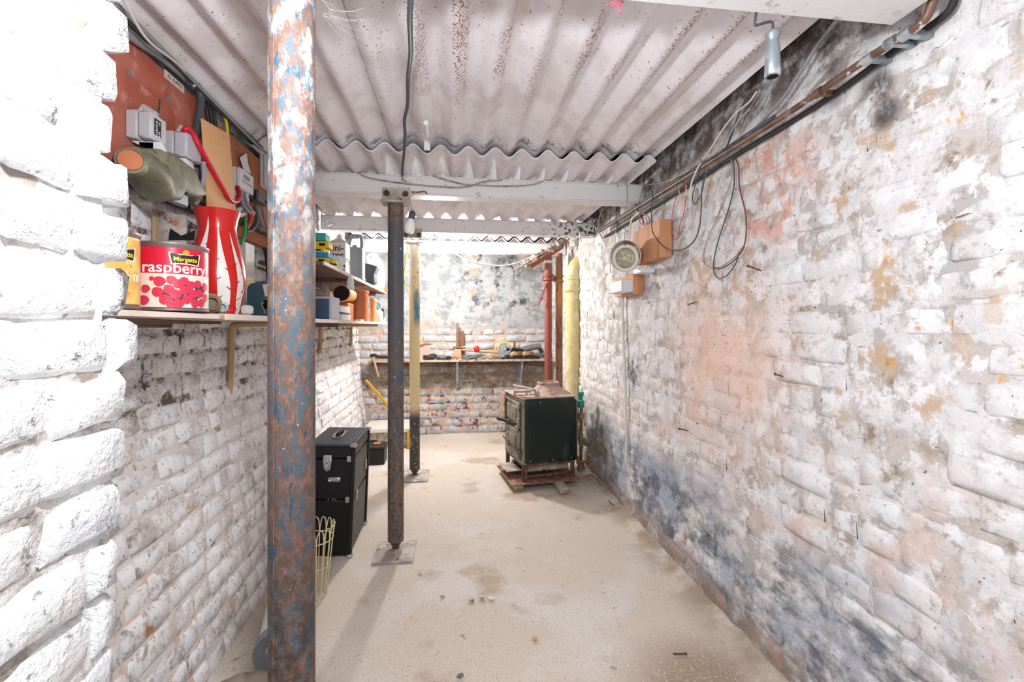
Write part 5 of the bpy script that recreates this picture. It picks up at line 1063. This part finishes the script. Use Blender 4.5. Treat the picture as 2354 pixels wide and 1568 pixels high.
# pink string on the near beam
p = atY(1416, 12, 1.055)
solo('pink_string', MB().tube([p+Vector((-.012, 0, .01)), p, p+Vector((.012, -.002, .006)), p+Vector((.004, -.003, -.006)), p+Vector((.009, -.002, -.02))], .0028, 6).tube([p+Vector((-.014, 0, -.004)), p+Vector((.002, -.003, .004)), p+Vector((.018, 0, .010))], .0025, 6), 'string_pink', 'knot of pink string on the edge of near beam', 'string')
# cobweb threads near the thick post
m = MB(); rr = random.Random(2)
for k in range(14):
    a = atY(740+rr.uniform(0, 20), rr.uniform(0, 40), 1.06); b = atY(770+rr.uniform(0, 120), rr.uniform(-10, 110), 1.2+rr.uniform(0, .2))
    mid = (a+b)/2+Vector((0, 0, -.008)); m.tube([a, mid, b], .00045, 4, 4)
o = solo('cobweb', m, 'web', 'wispy cobweb threads right of the thick post top', 'cobweb'); o['kind'] = 'stuff'
# near post head detail: dark packer
solo('beam_packer', MB().box((-.245, .93, 2.045), (-.165, 1.03, 2.069), .002), 'black_metal', 'dark packing piece under near beam right of thick post', 'packer')

# ------------------------------------------------------------------ right wall services
XP = 1.135
def on(pts, X=XP): return [atX(a, b, X) for a, b in pts]
def rcable(label, pts, r, mat, X=1.17, n=6, grp='cables on the right wall'):
    P = [atX(p[0], p[1], p[2] if len(p) > 2 else X) for p in pts]
    return solo('wall_cable', MB().tube(P, r, n, 5), mat, label, 'cable', grp, smooth=60)
t = thing('copper_pipe', 'long copper and iron pipe running high along right wall', 'pipe', (XP, 2.2, 2.0))
part('pipe_run', MB().tube(on(((1378, 532), (1500, 455), (1640, 368), (1800, 268), (1950, 165), (2060, 92), (2120, 52)))+[Vector((1.135, .955, 2.075)), Vector((1.13, .93, 2.12)), Vector((1.13, .92, 2.17))], .0105, 12), 'copper_pipe', t, smooth=60)
for (px, py) in ((1882, 213), (1998, 135), (2050, 97), (2085, 77)):
    c = atX(px, py, XP); d = (atX(px+20, py-13, XP)-c).normalized()
    part('pipe_clip', MB().cyl(c-d*.014, c+d*.014, .0145, n=12).box((XP, c.y-.008, c.z-.008), (1.2, c.y+.008, c.z+.008)), 'galv' if px != 1882 else 'copper_pipe', t)
t = solo('wall_conduit', MB().tube(on(((1385, 524), (1500, 449), (1640, 361), (1780, 268)), 1.15), .008, 10), 'cable_slate', 'slim dark conduit running above the copper pipe at back', 'conduit', smooth=60)
t = solo('pipe_shadow', MB().tube(on(((1390, 545), (1500, 478), (1600, 416), (1700, 352), (1800, 292), (1910, 222), (2010, 150), (2090, 92), (2150, 52), (2185, 20), (2200, -20)), 1.185), .009, 10), 'junk_dark', 'dark tube added as the shadow of copper pipe on right wall', 'pipe', smooth=60)  # dark tube modelled along the wall in place of the copper pipe's shadow
rcable('grey flex rising from right wall to the near ceiling sheet', ((1690, 345), (1760, 270), (1800, 225), (1850, 150), (1885, 95), (1925, 45, 1.05)), .0058, 'cable_grey', 1.15, 8)
rcable('short grey flex branch above the copper pipe middle', ((1855, 220), (1880, 190), (1900, 168), (1910, 150)), .004, 'cable_dirty', 1.18)
rcable('white cable draped over pipes below ceiling sheet corner', ((1740, 210), (1722, 235), (1690, 262), (1660, 300), (1635, 340), (1605, 385), (1590, 420), (1585, 455)), .0042, 'cable_white', 1.12)
rcable('dirty white cable beside the draped white one', ((1748, 205), (1726, 246), (1695, 282), (1672, 320), (1650, 350), (1610, 372), (1570, 400), (1520, 420), (1480, 425)), .004, 'cable_dirty', 1.11)
rcable('grey cable draped behind the white ones', ((1712, 232), (1695, 270), (1682, 310), (1665, 345), (1640, 365), (1600, 395), (1540, 412), (1500, 425)), .004, 'cable_slate', 1.13)
rcable('long pale loop hanging left of the three big wire loops', ((1680, 362), (1683, 400), (1676, 430), (1660, 470), (1645, 510), (1628, 545), (1618, 580), (1620, 605), (1640, 616), (1660, 612), (1690, 590), (1705, 570)), .0028, 'cable_dirty', 1.18)
rcable('long dark loop hanging in the middle of the big wire loops', ((1686, 362), (1688, 420), (1678, 470), (1662, 520), (1648, 565), (1640, 610), (1644, 632), (1655, 640), (1672, 632), (1690, 608), (1700, 580)), .003, 'cable_slate', 1.175)
rcable('long brownish loop hanging right of the big wire loops', ((1690, 362), (1698, 385), (1700, 430), (1712, 480), (1716, 520), (1712, 560), (1700, 585), (1680, 605), (1655, 618), (1640, 614)), .0032, 'cable_brown', 1.17)
rcable('long grey loop across the wooden board beside the floodlight', ((1492, 420), (1500, 450), (1498, 490), (1500, 530), (1512, 552), (1530, 570), (1552, 576), (1578, 570), (1598, 550), (1608, 520), (1612, 480), (1613, 440), (1622, 405), (1630, 385)), .0034, 'cable_slate', 1.125)
rcable('thin red wire loop right of the wooden board', ((1552, 420), (1558, 440), (1550, 470), (1544, 510), (1546, 548), (1560, 545), (1562, 520), (1572, 490), (1576, 460), (1574, 430), (1568, 412)), .0019, 'cable_red', 1.165)
rcable('cream wire twisted with the red wire loop', ((1556, 425), (1566, 455), (1568, 475), (1574, 455), (1578, 425)), .0022, 'cable_white', 1.16)
rcable('thin white wire hanging above the wooden board right edge', ((1590, 430), (1586, 470), (1586, 500), (1580, 520), (1560, 555), (1550, 570)), .0025, 'cable_white', 1.165)
rcable('black cable end hanging low right of the wooden board', ((1622, 400), (1614, 440), (1605, 458), (1596, 470), (1592, 452), (1600, 420), (1608, 395)), .0026, 'cable_slate', 1.168)
rcable('little wire loop near wall below the red wire loop', ((1572, 545), (1560, 575), (1552, 595), (1556, 608), (1564, 600), (1570, 580)), .0018, 'cable_dirty', 1.178)
rcable('tangle of striped wire on top of the wooden board', ((1468, 500), (1476, 492), (1490, 498), (1492, 512), (1480, 518), (1470, 508), (1482, 500), (1488, 514), (1474, 514)), .0024, 'cable_red', 1.12)
rcable('black wire leading down onto the wooden board', ((1460, 468), (1466, 482), (1474, 495), (1480, 512)), .004, 'cable_black', 1.13)
rcable('short black hook of cable left above the floodlight', ((1424, 470), (1422, 500), (1418, 525), (1416, 535), (1422, 534)), .0045, 'cable_slate', 1.16)
rcable('white cable curling into the top of the floodlight', ((1470, 488), (1454, 502), (1449, 520), (1448, 540), (1446, 555)), .0055, 'cable_white', 1.12)
rcable('pinkish cable hanging beside the second beam bearing', ((1388, 478), (1378, 500), (1376, 528), (1384, 548)), .005, 'cable_dirty', 1.13)
# wooden board
b0, b1, b2, b3 = atX(1458, 530, 1.12), atX(1514, 502, 1.12), atX(1514, 596, 1.12), atX(1460, 600, 1.12)
t = thing('wooden_board', 'thick orange brown wooden block fixed to wall beside the floodlight', 'board', (1.16, b1.y, b2.z))
yn = atX(1527, 550, 1.195).y
part('block', MB().box((1.125, atX(1516, 550, 1.125).y, 1.685), (1.20, atX(1456, 550, 1.125).y, 1.895), .003), 'wood_orange', t)
# floodlight
fc = atX(1440, 588, 1.03)
t = thing('floodlight', 'dusty white security floodlight on the wall left of wooden board', 'lamp', (1.12, fc.y, fc.z))
fa = Vector((-.62, -.75, -.20)).normalized()
part('hood', MB().lathe([(.055, -.075), (.080, -.05), (.092, .0), (.096, .03), (.093, .032), (.088, 0), (.07, -.045)], fc, 30, axis=fa, cap=False), 'off_white', t, smooth=60, label='dusty white round shade')
part('rim_shelf', MB().lathe([(.070, .0), (.082, .012), (.080, .022), (.062, .022), (.060, .005)], fc+Vector((0, 0, -.012)), 30, axis=fa, cap=False), 'off_white', t)
part('lens', MB().lathe([(.062, .010), (.052, .026), (.03, .035), (.001, .038)], fc+Vector((0, 0, -.012)), 26, axis=fa, cap=False), 'lens', t, label='yellowed glass lens')
part('lens_stud', MB().lathe([(.010, .036), (.010, .040), (.007, .041), (.001, .041)], fc+Vector((0, 0, -.012)), 14, axis=fa, cap=False), 'off_white', t)
part('mounting_arm', MB().tube([fc-fa*.05, fc-fa*.09+Vector((.02, 0, .01)), Vector((1.20, fc.y, fc.z))], .03, 12), 'off_white', t)
part('clip', MB().box(tuple(fc+Vector((-.022, -.035, .055))), tuple(fc+Vector((.014, -.02, .085))), .002), 'junk_rust', t)
part('lower_bracket', MB().box((1.10, fc.y-.05, fc.z-.105), (1.19, fc.y+.06, fc.z-.075), .004), 'white_plastic', t)
# junction box on its small wooden block, with white conduit
a = atX(1425, 655, 1.10)
solo('mounting_block', MB().box((1.13, atX(1456, 650, 1.13).y, 1.505), (1.20, atX(1424, 650, 1.15).y+.03, 1.635), .003), 'wood_orange', 'small wooden block below the floodlight behind white junction box', 'block')
t = thing('junction_box', 'small square white junction box below the floodlight', 'electric box', (1.10, a.y, 1.52))
ya, yb_ = atX(1432, 655, 1.06).y, atX(1404, 655, 1.06).y
part('box', MB().box((1.06, ya, 1.518), (1.13, yb_, 1.60), .005), 'white_plastic', t); part('lid', MB().box((1.052, ya+.004, 1.522), (1.061, yb_-.004, 1.596), .003), 'white_plastic', t)
solo('white_conduit', MB().tube([atX(1432, 675, 1.18), atX(1432, 760, 1.18), atX(1437, 860, 1.185), atX(1439, 980, 1.185), atX(1440, 1065, 1.18)], .0095, 10), 'cable_white', 'slim white conduit dropping down right wall from the junction box', 'conduit', smooth=60)
# nails and pegs
for i, (px, py, ex, ey, lab) in enumerate(((1750, 622, 1720, 612, 'long thin nail sticking out of right wall below wire loops'), (1582, 990, 1562, 986, 'stubby rusty nail in the right wall low down'), (1800, 866, 1782, 860, 'tiny nail in the pinkish patch of right wall'), (1602, 694, 1582, 700, 'thin nail in the right wall above the dark stain'))):
    a = atX(px, py, 1.195); b = atX(ex, ey, 1.13 if i in (0, 1) else 1.165)
    solo('wall_nail', MB().cyl(a, b, .0028, n=6).cyl(b, b+(b-a).normalized()*.002, .006, n=8), 'rust_dark', lab, 'nail')
# sagging flexes across the back wall and the yellow-green loop
def bcable(label, pts, Y, r, mat): return solo('sagging_flex', MB().tube([atY(a, b, Y) for a, b in pts], r, 6, 6), mat, label, 'cable', 'flexes across the back wall', smooth=60)
bcable('white flex sagging below last beam toward the lagged pipe', ((1040, 580), (1075, 598), (1120, 608), (1160, 610), (1200, 600), (1240, 580), (1290, 560)), 4.76, .0055, 'cable_white')
bcable('dark flex sagging just below the white one', ((1050, 584), (1090, 604), (1130, 610), (1175, 614), (1182, 640)), 4.9, .005, 'cable_slate')
bcable('short dark flex hanging down from the last beam', ((1168, 582), (1170, 600), (1180, 618)), 4.95, .005, 'cable_black')
bcable('thin white flex above white container at far left', ((830, 560), (850, 572), (862, 560), (860, 540)), 4.6, .004, 'cable_white')
bcable('thin grey flex hanging left behind the jerrycan handle', ((838, 506), (839, 540), (839, 560)), 4.2, .003, 'cable_slate')
solo('earth_loop', MB().tube([atY(a, b, 4.12) for a, b in ((938, 540), (936, 575), (933, 605), (930, 620), (928, 636), (933, 652), (943, 657), (952, 648), (954, 630))], .0065, 8, 5), 'hose_green', 'yellow green earth wire loop between the grey and yellow posts', 'cable', smooth=60)
# white arching flex over the shelf by the thick post
solo('arched_flex', MB().tube([atX(a, b, -.95) for a, b in ((736, 468), (748, 480), (760, 496), (750, 510), (752, 520), (768, 514), (778, 530), (780, 545))], .006, 8, 5), 'cable_white', 'white flex arching down to the cream tin from left wall', 'cable', smooth=60)
